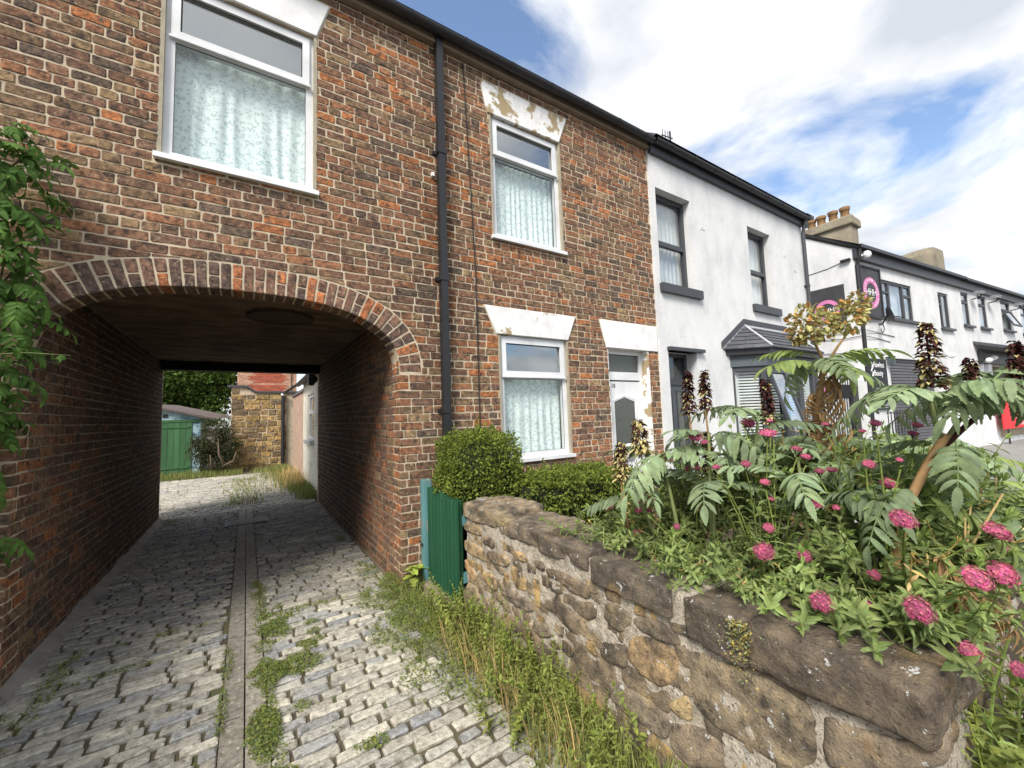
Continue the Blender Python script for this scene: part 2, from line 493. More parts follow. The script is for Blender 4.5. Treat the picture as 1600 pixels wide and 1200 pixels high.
def slab_geo(F, poly, h, back=0.03, bev=0.006, jit=0.002, tilt=0.0):
    """one laid piece: worn-edged block whose face stands h above the frame plane"""
    k = len(poly)
    ins = shrink(poly, bev)
    j = lambda: R.uniform(-jit, jit)
    tu, tv = R.uniform(-tilt, tilt), R.uniform(-tilt, tilt)
    cu = sum(p[0] for p in poly) / k; cv = sum(p[1] for p in poly) / k
    A = [F.p(u, v, -back) for u, v in poly]
    B = [F.p(u + j(), v + j(), h - bev * 0.8 + (u - cu) * tu + (v - cv) * tv) for u, v in poly]
    C = [F.p(u + j(), v + j(), h + j() * 0.5 + (u - cu) * tu + (v - cv) * tv) for u, v in ins]
    fs = []
    for i in range(k):
        i2 = (i + 1) % k
        fs.append((i, i2, k + i2, k + i)); fs.append((k + i, k + i2, 2 * k + i2, 2 * k + i))
    fs.append(tuple(range(2 * k, 3 * k)))
    return A + B + C, fs
def pieces(parent, name, items, material, limit=300, rest_name=None, smooth=False):
    """items: (verts, faces, face_polygon, tint). The ones that show largest become objects, the rest one 'stuff' part"""
    areas = [screen_area(it[2]) for it in items]
    order = sorted(range(len(items)), key=lambda i: -areas[i])
    rest = MB()
    n = 0
    for i in order:
        vs, fs, poly, tint = items[i]
        if n < limit and areas[i] > 40:
            mb = MB(); mb.add(vs, fs, tint)
            mb.build(name, material, parent, smooth)
            n += 1
        else:
            rest.add(vs, fs, tint)
    if rest.v:
        o = rest.build(rest_name or (name + 's_small'), material, parent, smooth)
        o['kind'] = 'stuff'
    return n
def wall_cells(mb, F, u0, u1, v0, v1, holes, n0, n1):
    us = sorted(set([u0, u1] + [h[0] for h in holes] + [h[1] for h in holes]))
    vs_ = sorted(set([v0, v1] + [h[2] for h in holes] + [h[3] for h in holes]))
    us = [u for u in us if u0 <= u <= u1]; vs_ = [v for v in vs_ if v0 <= v <= v1]
    for i in range(len(us) - 1):
        run = None
        for k in range(len(vs_) - 1):
            cu_, cv_ = (us[i] + us[i + 1]) / 2, (vs_[k] + vs_[k + 1]) / 2
            solid = not any(h[0] < cu_ < h[1] and h[2] < cv_ < h[3] for h in holes)
            if solid and run is None:
                run = vs_[k]
            if (not solid) and run is not None:
                mb.fbox(F, us[i], us[i + 1], run, vs_[k], n0, n1); run = None
        if run is not None:
            mb.fbox(F, us[i], us[i + 1], run, vs_[-1], n0, n1)
def rounded_block(x0, x1, y0, y1, z0, z1, r=0.03, n=10, amp=0.012, freq=6.0, seed=0.0):
    """weathered stone block: subdivided box, rounded arrises, noisy faces"""
    bm = bmesh.new()
    bmesh.ops.create_cube(bm, size=2)
    bmesh.ops.subdivide_edges(bm, edges=bm.edges[:], cuts=n, use_grid_fill=True)
    hx, hy, hz = (x1 - x0) / 2, (y1 - y0) / 2, (z1 - z0) / 2
    c = Vector(((x0 + x1) / 2, (y0 + y1) / 2, (z0 + z1) / 2))
    for v in bm.verts:
        p = Vector((v.co.x * hx, v.co.y * hy, v.co.z * hz))
        q = Vector((max(-hx + r, min(hx - r, p.x)), max(-hy + r, min(hy - r, p.y)), max(-hz + r, min(hz - r, p.z))))
        d = p - q
        if d.length > 1e-9:
            p = q + d.normalized() * r
        w = p + c
        nn = noise.fractal(w * freq + Vector((seed, seed * 1.7, 0)), 0.9, 2.0, 4) * amp
        nn += noise.noise(w * freq * 0.35 + Vector((seed * 3, 5, 1))) * amp * 1.6
        nv = Vector((p.x / hx, p.y / hy, p.z / hz))
        nv = Vector((abs(nv.x) ** 6 * math.copysign(1, nv.x), abs(nv.y) ** 6 * math.copysign(1, nv.y), abs(nv.z) ** 6 * math.copysign(1, nv.z)))
        if nv.length > 1e-6:
            nv.normalize()
        v.co = w + nv * nn
    bm.verts.ensure_lookup_table()
    vs = [tuple(v.co) for v in bm.verts]
    fs = [tuple(v.index for v in f.verts) for f in bm.faces]
    bm.free()
    return vs, fs
def chaikin(poly, k=2):
    for _ in range(k):
        out = []
        for i in range(len(poly)):
            a, b = poly[i], poly[(i + 1) % len(poly)]
            out.append((a[0] * .86 + b[0] * .14, a[1] * .86 + b[1] * .14)); out.append((a[0] * .14 + b[0] * .86, a[1] * .14 + b[1] * .86))
        poly = out
    return poly
def stone_geo(F, poly, h, back=0.05, soft=0.018, amp=0.006, seed=0.0):
    pl = chaikin(poly, 2)
    k = len(pl)
    rings = [(0.0, -back), (0.0, h * 0.25), (soft * 0.45, h * 0.8), (soft * 1.3, h)]
    vs, fs = [], []
    for d, n in rings:
        for u, v in (shrink(pl, d) if d else pl):
            q = noise.fractal(Vector((u * 14 + seed, v * 14, seed * .3)), 0.9, 2.0, 3)
            w = noise.noise(Vector((u * 30, v * 30, seed + n * 9))) * 0.004
            vs.append(F.p(u + w, v + w * .7, n + (q * amp if n > 0 else 0)))
    for r_ in range(3):
        for i in range(k):
            i2 = (i + 1) % k
            fs.append((r_ * k + i, r_ * k + i2, (r_ + 1) * k + i2, (r_ + 1) * k + i))
    cu = sum(p[0] for p in pl) / k; cv = sum(p[1] for p in pl) / k
    base = len(vs)
    half = [((a[0] + cu) / 2, (a[1] + cv) / 2) for a in shrink(pl, soft * 1.3)]
    for u, v in half:
        q = noise.fractal(Vector((u * 14 + seed, v * 14, seed * .3)), 0.9, 2.0, 3)
        vs.append(F.p(u, v, h * 1.02 + q * amp * 1.6))
    vs.append(F.p(cu, cv, h * 1.02))
    for i in range(k):
        i2 = (i + 1) % k
        fs.append((3 * k + i, 3 * k + i2, base + i2, base + i)); fs.append((base + i, base + i2, base + k))
    return vs, fs
def text(parent, s, F, u, v, size, material, name='lettering', align='CENTER', n=0.004, sx=1.0):
    cu = bpy.data.curves.new('txt', 'FONT')
    cu.body = s; cu.size = size; cu.align_x = align; cu.align_y = 'CENTER'; cu.extrude = 0.0015; cu.resolution_u = 3
    tmp = bpy.data.objects.new('txt', cu)
    COL.objects.link(tmp)
    dg = bpy.context.evaluated_depsgraph_get(); dg.update()
    me = bpy.data.meshes.new_from_object(tmp.evaluated_get(dg))
    bpy.data.objects.remove(tmp); bpy.data.curves.remove(cu)
    mb = MB()
    mb.add([F.p(u + w.co.x * sx, v + w.co.y, n + w.co.z) for w in me.vertices], [tuple(p.vertices) for p in me.polygons])
    bpy.data.meshes.remove(me)
    return mb.build(name, material, parent)
def leaf_quads(P, D, size, aspect, tint, bend=0.25):
    """P centres, D leaf directions, size per leaf -> folded diamond leaves"""
    n = len(P)
    D = D / (np.linalg.norm(D, axis=1, keepdims=True) + 1e-9)
    A = NP.normal(size=(n, 3)); S = np.cross(D, A); S /= (np.linalg.norm(S, axis=1, keepdims=True) + 1e-9)
    Nn = np.cross(S, D)
    size = size[:, None]
    v0 = P - D * size * .5
    v2 = P + D * size * .5 - Nn * size * bend * .4
    v1 = P + S * size * aspect * .5 + Nn * size * bend * .3
    v3 = P - S * size * aspect * .5 + Nn * size * bend * .3
    V = np.stack([v0, v1, v2, v3], 1).reshape(-1, 3)
    F = np.arange(n * 4).reshape(n, 4)
    F = np.concatenate([F[:, [0, 1, 2]], F[:, [0, 2, 3]]])
    T = np.repeat(tint, 4, axis=0)
    return V, F, T
def shell_points(fn, n, depth):
    """points near the surface of a blob: fn(dir)->radius"""
    d = NP.normal(size=(n, 3)); d /= np.linalg.norm(d, axis=1, keepdims=True)
    return d
def gauss_tint(n, lo, hi, warm=0.06):
    b = NP.uniform(lo, hi, size=(n, 1))
    w = NP.uniform(-warm, warm, size=(n, 1))
    return np.concatenate([b * (1 + w * 2), b * (1 + w * .4), b * (1 - w * 2)], 1)

# ------------------------------------------------------------------ the setting: ground, road, drive
def struct(name, mb, material, parent=None):
    o = mb.build(name, material, parent)
    if parent is None:
        o['kind'] = 'structure'
    return o
g = MB(); g.add([(-400, -400, -0.06), (400, -400, -0.06), (400, 400, -0.06), (-400, 400, -0.06)], [(0, 1, 2, 3)])
struct('ground', g, 'earth')
rd = MB(); rd.add([(-120, -9.5, -0.05), (120, -9.5, -0.05), (120, -2.4, -0.05), (-120, -2.4, -0.05)], [(0, 1, 2, 3)])
struct('road', rd, 'asphalt')
pv = MB()
pv.box(-60, -1.9, -2.4, 0.28, -0.055, 0.0); pv.box(1.62, 60, -2.4, 0.28, -0.055, 0.0)
pv.box(4.9, 60, 0.28, 3.98, -0.055, 0.01); pv.box(10.7, 13.9, 3.98, 12, -0.055, 0.01)
struct('pavement', pv, 'paving')
gl_ = MB()
FZ = Frame((0, 0, 0), (1, 0, 0), (0, 1, 0), (0, 0, 1))
# drive: soil bed, setts laid across it, a stone channel down the middle
drive = MB()
def dz(x, y):
    return 0.010 * noise.noise(Vector((x * 1.1, y * 1.1, 3.3))) + 0.006 * noise.noise(Vector((x * 3, y * 3, 1.3)))
nx, ny = 24, 90
vs = [(-3.4 + 5.2 * i / nx, -1.2 + 20.0 * j / ny, -0.017) for j in range(ny + 1) for i in range(nx + 1)]
vs = [(x, y, z + dz(x, y)) for x, y, z in vs]
fs = [(j * (nx + 1) + i, j * (nx + 1) + i + 1, (j + 1) * (nx + 1) + i + 1, (j + 1) * (nx + 1) + i) for j in range(ny) for i in range(nx)]
drive.add(vs, fs)
drive_o = struct('drive', drive, 'joint_soil')
SETT_PAL = [((0.40, 0.385, 0.345), 6), ((0.345, 0.34, 0.315), 5), ((0.46, 0.44, 0.385), 4), ((0.285, 0.29, 0.295), 2.2), ((0.33, 0.315, 0.28), 3), ((0.235, 0.245, 0.26), 0.8)]
def rough(poly, j):
    out = []
    for i in range(len(poly)):
        a, b = poly[i], poly[(i + 1) % len(poly)]
        out.append(a)
        L_ = math.hypot(b[0] - a[0], b[1] - a[1])
        if L_ > .09:
            nn_ = (-(b[1] - a[1]) / L_, (b[0] - a[0]) / L_)
            for f in (R.uniform(.35, .65),):
                d = R.uniform(-j, j); out.append((a[0] + (b[0] - a[0]) * f + nn_[0] * d, a[1] + (b[1] - a[1]) * f + nn_[1] * d))
    res = []
    for i in range(len(out)):
        p, a, b = out[i], out[i - 1], out[(i + 1) % len(out)]
        if p in poly:
            la, lb = math.hypot(a[0] - p[0], a[1] - p[1]), math.hypot(b[0] - p[0], b[1] - p[1])
            c = R.uniform(.5, 1.5) * j * 2.2
            if la > 2.5 * c and lb > 2.5 * c:
                res.append((p[0] + (a[0] - p[0]) / la * c, p[1] + (a[1] - p[1]) / la * c)); res.append((p[0] + (b[0] - p[0]) / lb * c, p[1] + (b[1] - p[1]) / lb * c)); continue
        res.append(p)
    return res
def pick(pal):
    t = R.uniform(0, sum(w for _, w in pal))
    for c, w in pal:
        t -= w
        if t <= 0:
            return c
    return pal[-1][0]
setts = []
def lay_setts(xa, xb, y0, y1, small=False):
    y = y0
    row = 0
    while y < y1:
        h = R.uniform(0.073, 0.086)
        x = xa - R.uniform(0, 0.26)
        wob = R.uniform(-0.006, 0.006)
        while x < xb:
            l = R.choice((0.13, 0.19, 0.205, 0.22, 0.23, 0.245)) * R.uniform(0.94, 1.06)
            a, b = max(x + 0.010, xa), min(x + l - 0.010, xb)
            if b - a > 0.05:
                cx_, cy_ = (a + b) / 2, y + h / 2
                sag = dz(cx_, cy_)
                F = Frame((0, 0, sag), (1, 0, 0), (0, 1, 0), (0, 0, 1))
                e = lambda: R.uniform(-0.0032, 0.0032)
                sl = 0.018 * math.sin(y * 1.3) + 0.03 * (cx_ + 1)
                poly = [(a + e(), y + 0.006 + wob + e() + sl), (b + e(), y + 0.006 + e() + sl), (b + e(), y + h - 0.006 + e() + sl), (a + e(), y + h - 0.006 + wob + e() + sl)]
                hh = R.uniform(-0.003, 0.003)
                v_, f_ = slab_geo(F, rough(poly, .0032), hh, 0.03, 0.009, 0.003, 0.015)
                t = pick(SETT_PAL)
                b_ = R.uniform(0.92, 1.28)
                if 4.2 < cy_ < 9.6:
                    b_ *= 0.74            # darker tone for the setts under the house
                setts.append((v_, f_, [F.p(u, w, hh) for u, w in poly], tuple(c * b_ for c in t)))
            x += l
        y += h + 0.004
        row += 1
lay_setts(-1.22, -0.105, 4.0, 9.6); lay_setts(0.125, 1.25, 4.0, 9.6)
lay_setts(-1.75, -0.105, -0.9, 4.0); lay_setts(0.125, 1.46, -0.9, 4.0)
lay_setts(-3.2, 1.25, 9.6, 16.4)
pieces(drive_o, 'sett', setts, 'sett', 300, 'small_setts')
ch_items = []
for (xa, xb) in ((-0.097, 0.008), (0.016, 0.118)):
    y = -0.9
    while y < 11.2:
        l = R.uniform(0.38, 0.75)
        F = Frame((0, 0, dz(0, y)), (1, 0, 0), (0, 1, 0), (0, 0, 1))
        hh = -0.001 if xa < 0 else 0.002
        poly = [(xa, y + 0.004), (xb, y + 0.004), (xb, y + l - 0.004), (xa, y + l - 0.004)]
        v_, f_ = slab_geo(F, poly, hh, 0.03, 0.005, 0.002, 0.01)
        b_ = R.uniform(0.85, 1.1)
        ch_items.append((v_, f_, [F.p(u, w, hh) for u, w in poly], (0.30 * b_, 0.28 * b_, 0.245 * b_)))
        y += l
pieces(drive_o, 'channel_stone', ch_items, 'sett', 300)
mh = MB(); mh.box(-0.28, 0.33, 8.15, 8.62, -0.03, 0.012)
mo = mh.build('drain_cover', 'iron', drive_o)
mh = MB(); mh.box(-0.24, 0.29, 8.19, 8.58, 0.012, 0.018)
mh.build('cover_plate', 'cement', mo)
# cement fillet along the foot of the left passage wall
cf = MB()
pts = []
for i in range(60):
    y = 1.6 + 8.0 * i / 59
    w = 0.05 + 0.06 * noise.noise(Vector((0, y * 1.7, 0))) + 0.03 * noise.noise(Vector((2, y * 5, 0)))
    h = 0.075 + 0.03 * noise.noise(Vector((5, y * 2.1, 0)))
    pts.append([(-1.285, y, h), (-1.26 + w * .3, y, h * .6), (-1.25 + w * 1.5, y, -0.012)])
vs = [p for r_ in pts for p in r_] 
fs = [(i * 3 + k, i * 3 + k + 1, i * 3 + k + 4, i * 3 + k + 3) for i in range(59) for k in range(2)]
cf.add(vs, fs)
cf.build('cement_fillet', 'cement', drive_o)
# garden bed behind the stone wall
gb = MB()
n = 16
vs = [(1.75 + 3.2 * i / n, 0.45 + 3.5 * j / n, 0.50 + 0.06 * noise.noise(Vector((i * .5, j * .5, 0)))) for j in range(n + 1) for i in range(n + 1)]
fs = [(j * (n + 1) + i, j * (n + 1) + i + 1, (j + 1) * (n + 1) + i + 1, (j + 1) * (n + 1) + i) for j in range(n) for i in range(n)]
gb.add(vs, fs); gb.box(1.75, 4.95, 0.45, 3.95, -0.04, 0.42)
struct('garden_bed', gb, 'earth')

# ------------------------------------------------------------------ brick house with the archway
FA = Frame((0, 4, 0), (1, 0, 0), (0, 0, 1), (0, -1, 0))
house = thing('brick_house', (1.7, 4.2, 0), 'brown brick terraced house with an arched passage and white framed windows', 'house')
HX0, HX1, HZ = -2.7, 5.30, 5.82
W_BIG, W_UP, W_LOW, W_DOOR = (-0.60, 0.50, 3.72, 5.29), (2.41, 3.48, 3.72, 5.27), (2.44, 3.47, 1.10, 2.58), (4.21, 5.06, 0.0, 2.53)
LINT = [(-0.62, 0.52, -0.75, 0.63, 5.29, 5.655), (2.37, 3.485, 2.28, 3.63, 5.27, 5.655), (2.40, 3.49, 2.25, 3.63, 2.58, 2.905), (4.18, 5.285, 4.06, 5.285, 2.53, 2.92)]
AW, ASP, ARISE, AEXP = 1.27, 2.10, 0.635, 2.5
def intr(t):
    """intrados point and outward normal, t in [-1,1] from left springing to right springing"""
    a = math.pi / 2 * (1 - t)
    c, s = math.cos(a), math.sin(a)
    x = AW * math.copysign(abs(c) ** (2 / AEXP), c); z = ASP + ARISE * abs(s) ** (2 / AEXP)
    gx = abs(x / AW) ** (AEXP - 1) / AW * math.copysign(1, x); gz = ((z - ASP) / ARISE) ** (AEXP - 1) / ARISE
    l = math.hypot(gx, gz) or 1
    return x, z, gx / l, gz / l
TAB = [intr(-1 + 2 * i / 600) for i in range(601)]
ARC = [0.0]
for i in range(600):
    ARC.append(ARC[-1] + math.hypot(TAB[i + 1][0] - TAB[i][0], TAB[i + 1][1] - TAB[i][1]))
RING = 0.225
def at_arc(s):
    s = max(0, min(ARC[-1], s))
    i = int(np.searchsorted(ARC, s)) - 1
    i = max(0, min(599, i))
    f = (s - ARC[i]) / max(1e-9, ARC[i + 1] - ARC[i])
    q = [TAB[i][k] * (1 - f) + TAB[i + 1][k] * f for k in range(4)]
    l = math.hypot(q[2], q[3])
    return q[0], q[1], q[2] / l, q[3] / l
EXT = [(x + nx_ * RING, z + nz_ * RING, nx_, nz_) for x, z, nx_, nz_ in TAB[::6]]
def clip(poly, q, nrm, keep_out=True, off=0.0):
    out = []
    d = lambda p: ((p[0] - q[0]) * nrm[0] + (p[1] - q[1]) * nrm[1] - off) * (1 if keep_out else -1)
    for i in range(len(poly)):
        a, b = poly[i], poly[(i + 1) % len(poly)]
        da, db = d(a), d(b)
        if da >= 0:
            out.append(a)
        if da * db < 0:
            f = da / (da - db)
            out.append((a[0] + (b[0] - a[0]) * f, a[1] + (b[1] - a[1]) * f))
    return out
def area(p):
    return 0.5 * sum(p[i][0] * p[(i + 1) % len(p)][1] - p[(i + 1) % len(p)][0] * p[i][1] for i in range(len(p)))
def minus(poly, hole, gap):
    """poly minus convex hole (ccw)"""
    res, cur = [], poly
    for i in range(len(hole)):
        a, b = hole[i], hole[(i + 1) % len(hole)]
        l = math.hypot(b[0] - a[0], b[1] - a[1])
        nrm = ((b[1] - a[1]) / l, -(b[0] - a[0]) / l)
        o_ = clip(cur, a, nrm, True, gap)
        if len(o_) >= 3 and area(o_) > 0.0016:
            res.append(o_)
        cur = clip(cur, a, nrm, False, gap)
        if len(cur) < 3:
            break
    return res
HOLES = [[(h[0], h[2]), (h[1], h[2]), (h[1], h[3]), (h[0], h[3])] for h in (W_BIG, W_UP, W_LOW, W_DOOR)]
HOLES += [[(l[0], l[4]), (l[1], l[4]), (l[3], l[5]), (l[2], l[5])] for l in LINT]
BR_PAL = [((0.205, 0.118, 0.085), 5), ((0.15, 0.092, 0.074), 4), ((0.19, 0.13, 0.09), 3.4), ((0.35, 0.145, 0.07), 1.0), ((0.26, 0.13, 0.082), 2.6), ((0.115, 0.088, 0.078), 1.5), ((0.26, 0.185, 0.12), 1.2)]
CH, BL, GAP = 0.0800, 0.232, 0.0056
bricks = []
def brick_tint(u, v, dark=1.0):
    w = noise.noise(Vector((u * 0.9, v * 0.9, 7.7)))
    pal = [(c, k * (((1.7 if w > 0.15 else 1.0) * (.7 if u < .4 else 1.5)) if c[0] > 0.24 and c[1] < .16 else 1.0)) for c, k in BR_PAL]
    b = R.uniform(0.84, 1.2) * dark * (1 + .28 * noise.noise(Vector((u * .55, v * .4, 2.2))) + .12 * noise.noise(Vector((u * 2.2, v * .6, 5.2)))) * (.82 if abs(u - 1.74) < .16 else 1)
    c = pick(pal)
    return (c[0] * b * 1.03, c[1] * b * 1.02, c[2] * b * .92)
def add_brick(F, poly, dark=1.0, h=0.0045, back=0.04):
    hh = h + R.uniform(-0.002, 0.003)
    v_, f_ = slab_geo(F, rough(poly, .0032), hh, back, 0.005, 0.0022, 0.012)
    u = sum(p[0] for p in poly) / len(poly); v = sum(p[1] for p in poly) / len(poly)
    bricks.append((v_, f_, [F.p(a, b, hh) for a, b in poly], brick_tint(u + F.o.x * 3, v, dark)))
def courses(F, u0, u1, v0, v1, emit, phase=0):
    k = 0
    v = v0
    while v < v1 - 0.02:
        head = (k + phase) % 6 == 3
        step = 0.1185 if head else BL
        u = u0 - (BL / 2 if (k % 2) else 0) - R.uniform(0, 0.05)
        top = min(v + CH, v1)
        dv = R.uniform(-0.002, 0.002)
        while u < u1:
            l = step * R.uniform(0.95, 1.05)
            if not head and R.random() < 0.13:
                l *= 0.52
            a, b = max(u + GAP, u0), min(u + l - GAP, u1)
            if b - a > 0.03:
                e = lambda: R.uniform(-0.0025, 0.0025)
                emit([(a + e(), v + GAP + dv + e()), (b + e(), v + GAP + dv + e()), (b + e(), top - GAP + dv + e()), (a + e(), top - GAP + dv + e())])
            u += l
        v += CH
        k += 1
def emit_facade(poly):
    todo = [poly]
    cu = sum(p[0] for p in poly) / 4; cv = sum(p[1] for p in poly) / 4
    if cv < ASP + 0.02:
        if abs(cu) < AW + 0.2:
            s = 1 if cu > 0 else -1
            todo = [q for q in [clip(poly, (s * (AW - 0.007), 0), (s, 0), True)] if len(q) >= 3 and area(q) > .0012]
    if cv > ASP - 0.1 and abs(cu) < AW + RING + 0.2:
        q = min(EXT, key=lambda e: (e[0] - cu) ** 2 + (e[1] - cv) ** 2)
        if cv > ASP - 0.02:
            todo = [c for c in [clip(p, (q[0], q[1]), (q[2], q[3]), True, 0.010) for p in todo] if len(c) >= 3 and area(c) > .0012]
    for hole in HOLES:
        nxt = []
        for p in todo:
            lo_u, hi_u = min(a[0] for a in p), max(a[0] for a in p); lo_v, hi_v = min(a[1] for a in p), max(a[1] for a in p)
            if hi_u < min(a[0] for a in hole) - .02 or lo_u > max(a[0] for a in hole) + .02 or hi_v < min(a[1] for a in hole) - .02 or lo_v > max(a[1] for a in hole) + .02:
                nxt.append(p)
            else:
                nxt.extend(minus(p, hole, 0.006))
        todo = nxt
    for p in todo:
        if max(a[1] for a in p) - min(a[1] for a in p) > 0.02 and max(a[0] for a in p) - min(a[0] for a in p) > 0.02:
            add_brick(FA, p)
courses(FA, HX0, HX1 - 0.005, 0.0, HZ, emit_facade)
PL = Frame((-1.27, 4.0, 0), (0, 1, 0), (0, 0, 1), (1, 0, 0))
PR = Frame((1.27, 9.5, 0), (0, -1, 0), (0, 0, 1), (-1, 0, 0))
courses(PL, 0.0, 5.48, 0.0, 2.79, lambda p: add_brick(PL, p, max(.30, .95 - .26 * sum(q[0] for q in p) / 4 - .07 * sum(q[1] for q in p) / 4)), 2)  # brick tint darkens with depth into the passage and with height
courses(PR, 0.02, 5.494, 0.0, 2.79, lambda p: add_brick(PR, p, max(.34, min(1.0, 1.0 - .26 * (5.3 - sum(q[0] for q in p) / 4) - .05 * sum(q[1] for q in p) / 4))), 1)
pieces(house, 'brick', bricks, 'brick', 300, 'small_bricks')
# arch ring: voussoirs, one full brick then two halves
NV = 41
for i in range(NV):
    s0, s1 = ARC[-1] * i / NV, ARC[-1] * (i + 1) / NV
    e = ARC[-1] / NV * 0.10
    a0, a1 = at_arc(s0 + e), at_arc(s1 - e)
    def q(a, r_):
        return (a[0] + a[2] * r_, a[1] + a[3] * r_)
    parts_ = [(0.004, RING - 0.002)] if i % 2 == 0 else [(0.004, RING * 0.49 - 0.004), (RING * 0.49 + 0.006, RING - 0.002)]
    for ra, rb in parts_:
        poly = [q(a0, ra), q(a0, rb), q(a1, rb), q(a1, ra)]
        if area(poly) < 0:
            poly = poly[::-1]
        v_, f_ = slab_geo(FA, rough(poly, .0025), 0.006 + R.uniform(-.002, .002), 0.23 if ra < 0.01 else 0.04, 0.006, 0.002, 0.0)
        nb_ = len(v_) // 3; f_ = f_ + [tuple(range(nb_ - 1, -1, -1))]
        mb = MB(); mb.add(v_, f_, (lambda t_, b_: tuple(c * b_ for c in t_))(pick([((0.38, 0.15, 0.07), 2.1), ((0.20, 0.12, 0.09), 4.4), ((0.12, 0.085, 0.075), 4)]), R.uniform(.82, 1.2)))
        mb.build('arch_brick', 'brick', house)
# mortar and masonry behind the brick faces
wm = MB()
holes = [W_BIG, W_UP, W_LOW, W_DOOR, (-AW, AW, -1, 2.76)]
wall_cells(wm, FA, HX0, HX1, -0.05, HZ, holes, -0.24, 0.0)
xs = [TAB[i][0] for i in range(0, 601, 8)]
for i in range(0, 600, 8):
    a, b = TAB[i], TAB[min(600, i + 8)]
    if b[0] - a[0] > 1e-5:
        wm.fprism(FA, [(a[0], a[1] + 0.012), (b[0], b[1] + 0.012), (b[0], 2.76), (a[0], 2.76)], -0.24, 0.0)
wm.build('wall', 'mortar', house)
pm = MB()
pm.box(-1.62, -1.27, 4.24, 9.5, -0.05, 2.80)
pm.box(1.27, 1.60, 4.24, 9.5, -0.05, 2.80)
pm.build('passage_wall', 'passage_mortar', house)
cl = MB()
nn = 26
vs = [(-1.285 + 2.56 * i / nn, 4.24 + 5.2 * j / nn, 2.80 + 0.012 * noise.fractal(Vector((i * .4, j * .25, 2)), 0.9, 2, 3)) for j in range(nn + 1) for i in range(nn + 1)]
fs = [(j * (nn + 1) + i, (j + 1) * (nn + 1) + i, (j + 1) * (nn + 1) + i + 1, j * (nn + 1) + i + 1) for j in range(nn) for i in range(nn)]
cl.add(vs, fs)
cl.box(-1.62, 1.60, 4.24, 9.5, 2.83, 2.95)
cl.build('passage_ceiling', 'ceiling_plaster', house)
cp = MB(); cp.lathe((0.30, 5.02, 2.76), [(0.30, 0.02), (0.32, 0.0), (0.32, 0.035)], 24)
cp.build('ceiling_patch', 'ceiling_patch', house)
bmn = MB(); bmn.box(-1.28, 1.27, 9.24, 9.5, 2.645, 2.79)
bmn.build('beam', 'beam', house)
bw = MB(); bw.box(HX0, HX1, 9.5, 9.62, 2.80, HZ); bw.box(HX0, -1.28, 9.5, 9.62, -.05, 2.8); bw.box(1.27, HX1, 9.5, 9.62, -.05, 2.8)
bw.box(HX1 - 0.02, HX1 + 0.02, 4.24, 9.5, -.05, HZ); bw.box(HX0, HX0 + 0.05, 4.24, 9.5, -.05, HZ)
bw.build('rear_wall', 'pink_render', house)
def roof(parent, x0, x1, ye, yr, yb, ze, zr):
    mb = MB()
    k = 0
    F = Frame((x0, ye, ze), (1, 0, 0), Vector((0, yr - ye, zr - ze)).normalized(), Vector((0, -(zr - ze), yr - ye)).normalized())
    mb.add([(x0, ye, ze), (x1, ye, ze), (x1, yr, zr), (x0, yr, zr), (x0, yb, ze), (x1, yb, ze)], [(0, 1, 2, 3), (3, 2, 5, 4), (0, 3, 4), (1, 5, 2)])
    return mb.build('roof', 'slate', parent)
roof(house, HX0, HX1, 3.80, 6.7, 9.75, 5.89, 8.1)
# eaves: timber fascia, half-round gutter with unions and brackets, square downpipe
def gutter(parent, x0, x1, y, z, r, material, step, name='gutter', drop=0.0):
    mb = MB()
    n = 10
    for (xa, xb) in ((x0, x1),):
        vs, fs = [], []
        for x in (xa, xb):
            for k in range(n + 1):
                an = math.pi * k / n
                vs.append((x, y - r * math.cos(an), z - r * math.sin(an)))
            for k in range(n, -1, -1):
                an = math.pi * k / n
                vs.append((x, y - (r - .006) * math.cos(an), z - (r - .006) * math.sin(an)))
        m_ = 2 * (n + 1)
        for k in range(m_):
            fs.append((k, (k + 1) % m_, m_ + (k + 1) % m_, m_ + k))
        fs += [tuple(range(m_ - 1, -1, -1)), tuple(range(m_, 2 * m_))]
        mb.add(vs, fs)
    o = mb.build(name, material, parent)
    x = x0 + step * .6
    while x < x1 - .05:
        bk = MB()
        w = 0.055 if R.random() < .35 else 0.022
        vs, fs = [], []
        for xx in (x, x + w):
            for k in range(n + 1):
                an = math.pi * k / n
                vs.append((xx, y - (r + .009) * math.cos(an), z - (r + .009) * math.sin(an) + .004))
        for k in range(n):
            fs.append((k, k + 1, n + 2 + k, n + 1 + k))
        fs += [tuple(range(n, -1, -1)), tuple(range(n + 1, 2 * n + 2))]
        bk.add(vs, fs)
        bk.build('gutter_bracket', material, o)
        x += step
    return o
fb_ = MB(); fb_.box(HX0, HX1, 3.93, 4.0, 5.78, 5.93)
fb_.build('fascia', 'old_wood', house)
gutter(house, HX0, HX1 + .02, 3.865, 5.885, 0.062, 'black_plastic', 0.62)
dp = MB()
dp.box(1.70, 1.775, 3.90, 3.975, 0.0, 5.84)
dpo = dp.build('downpipe', 'black_plastic', house)
for z in (4.49, 3.08, 1.68, 0.5):
    c_ = MB(); c_.box(1.688, 1.787, 3.893, 3.982, z, z + 0.055); c_.box(1.66, 1.815, 3.975, 3.994, z + .01, z + .045)
    c_.build('pipe_clip', 'black_plastic', dpo)
cb = MB(); cb.tube([(2.06, 3.985, 5.75), (2.08, 3.984, 5.2), (2.11, 3.983, 4.4), (2.15, 3.983, 3.3), (2.155, 3.983, 1.2), (2.15, 3.983, 0.4)], 0.006, 6)
cb.build('cable', 'black_plastic', house)
sp = MB(); sp.box(1.64, 1.67, 3.96, 3.994, 4.24, 4.28)
sp.build('cable_clip', 'white_paint', house)
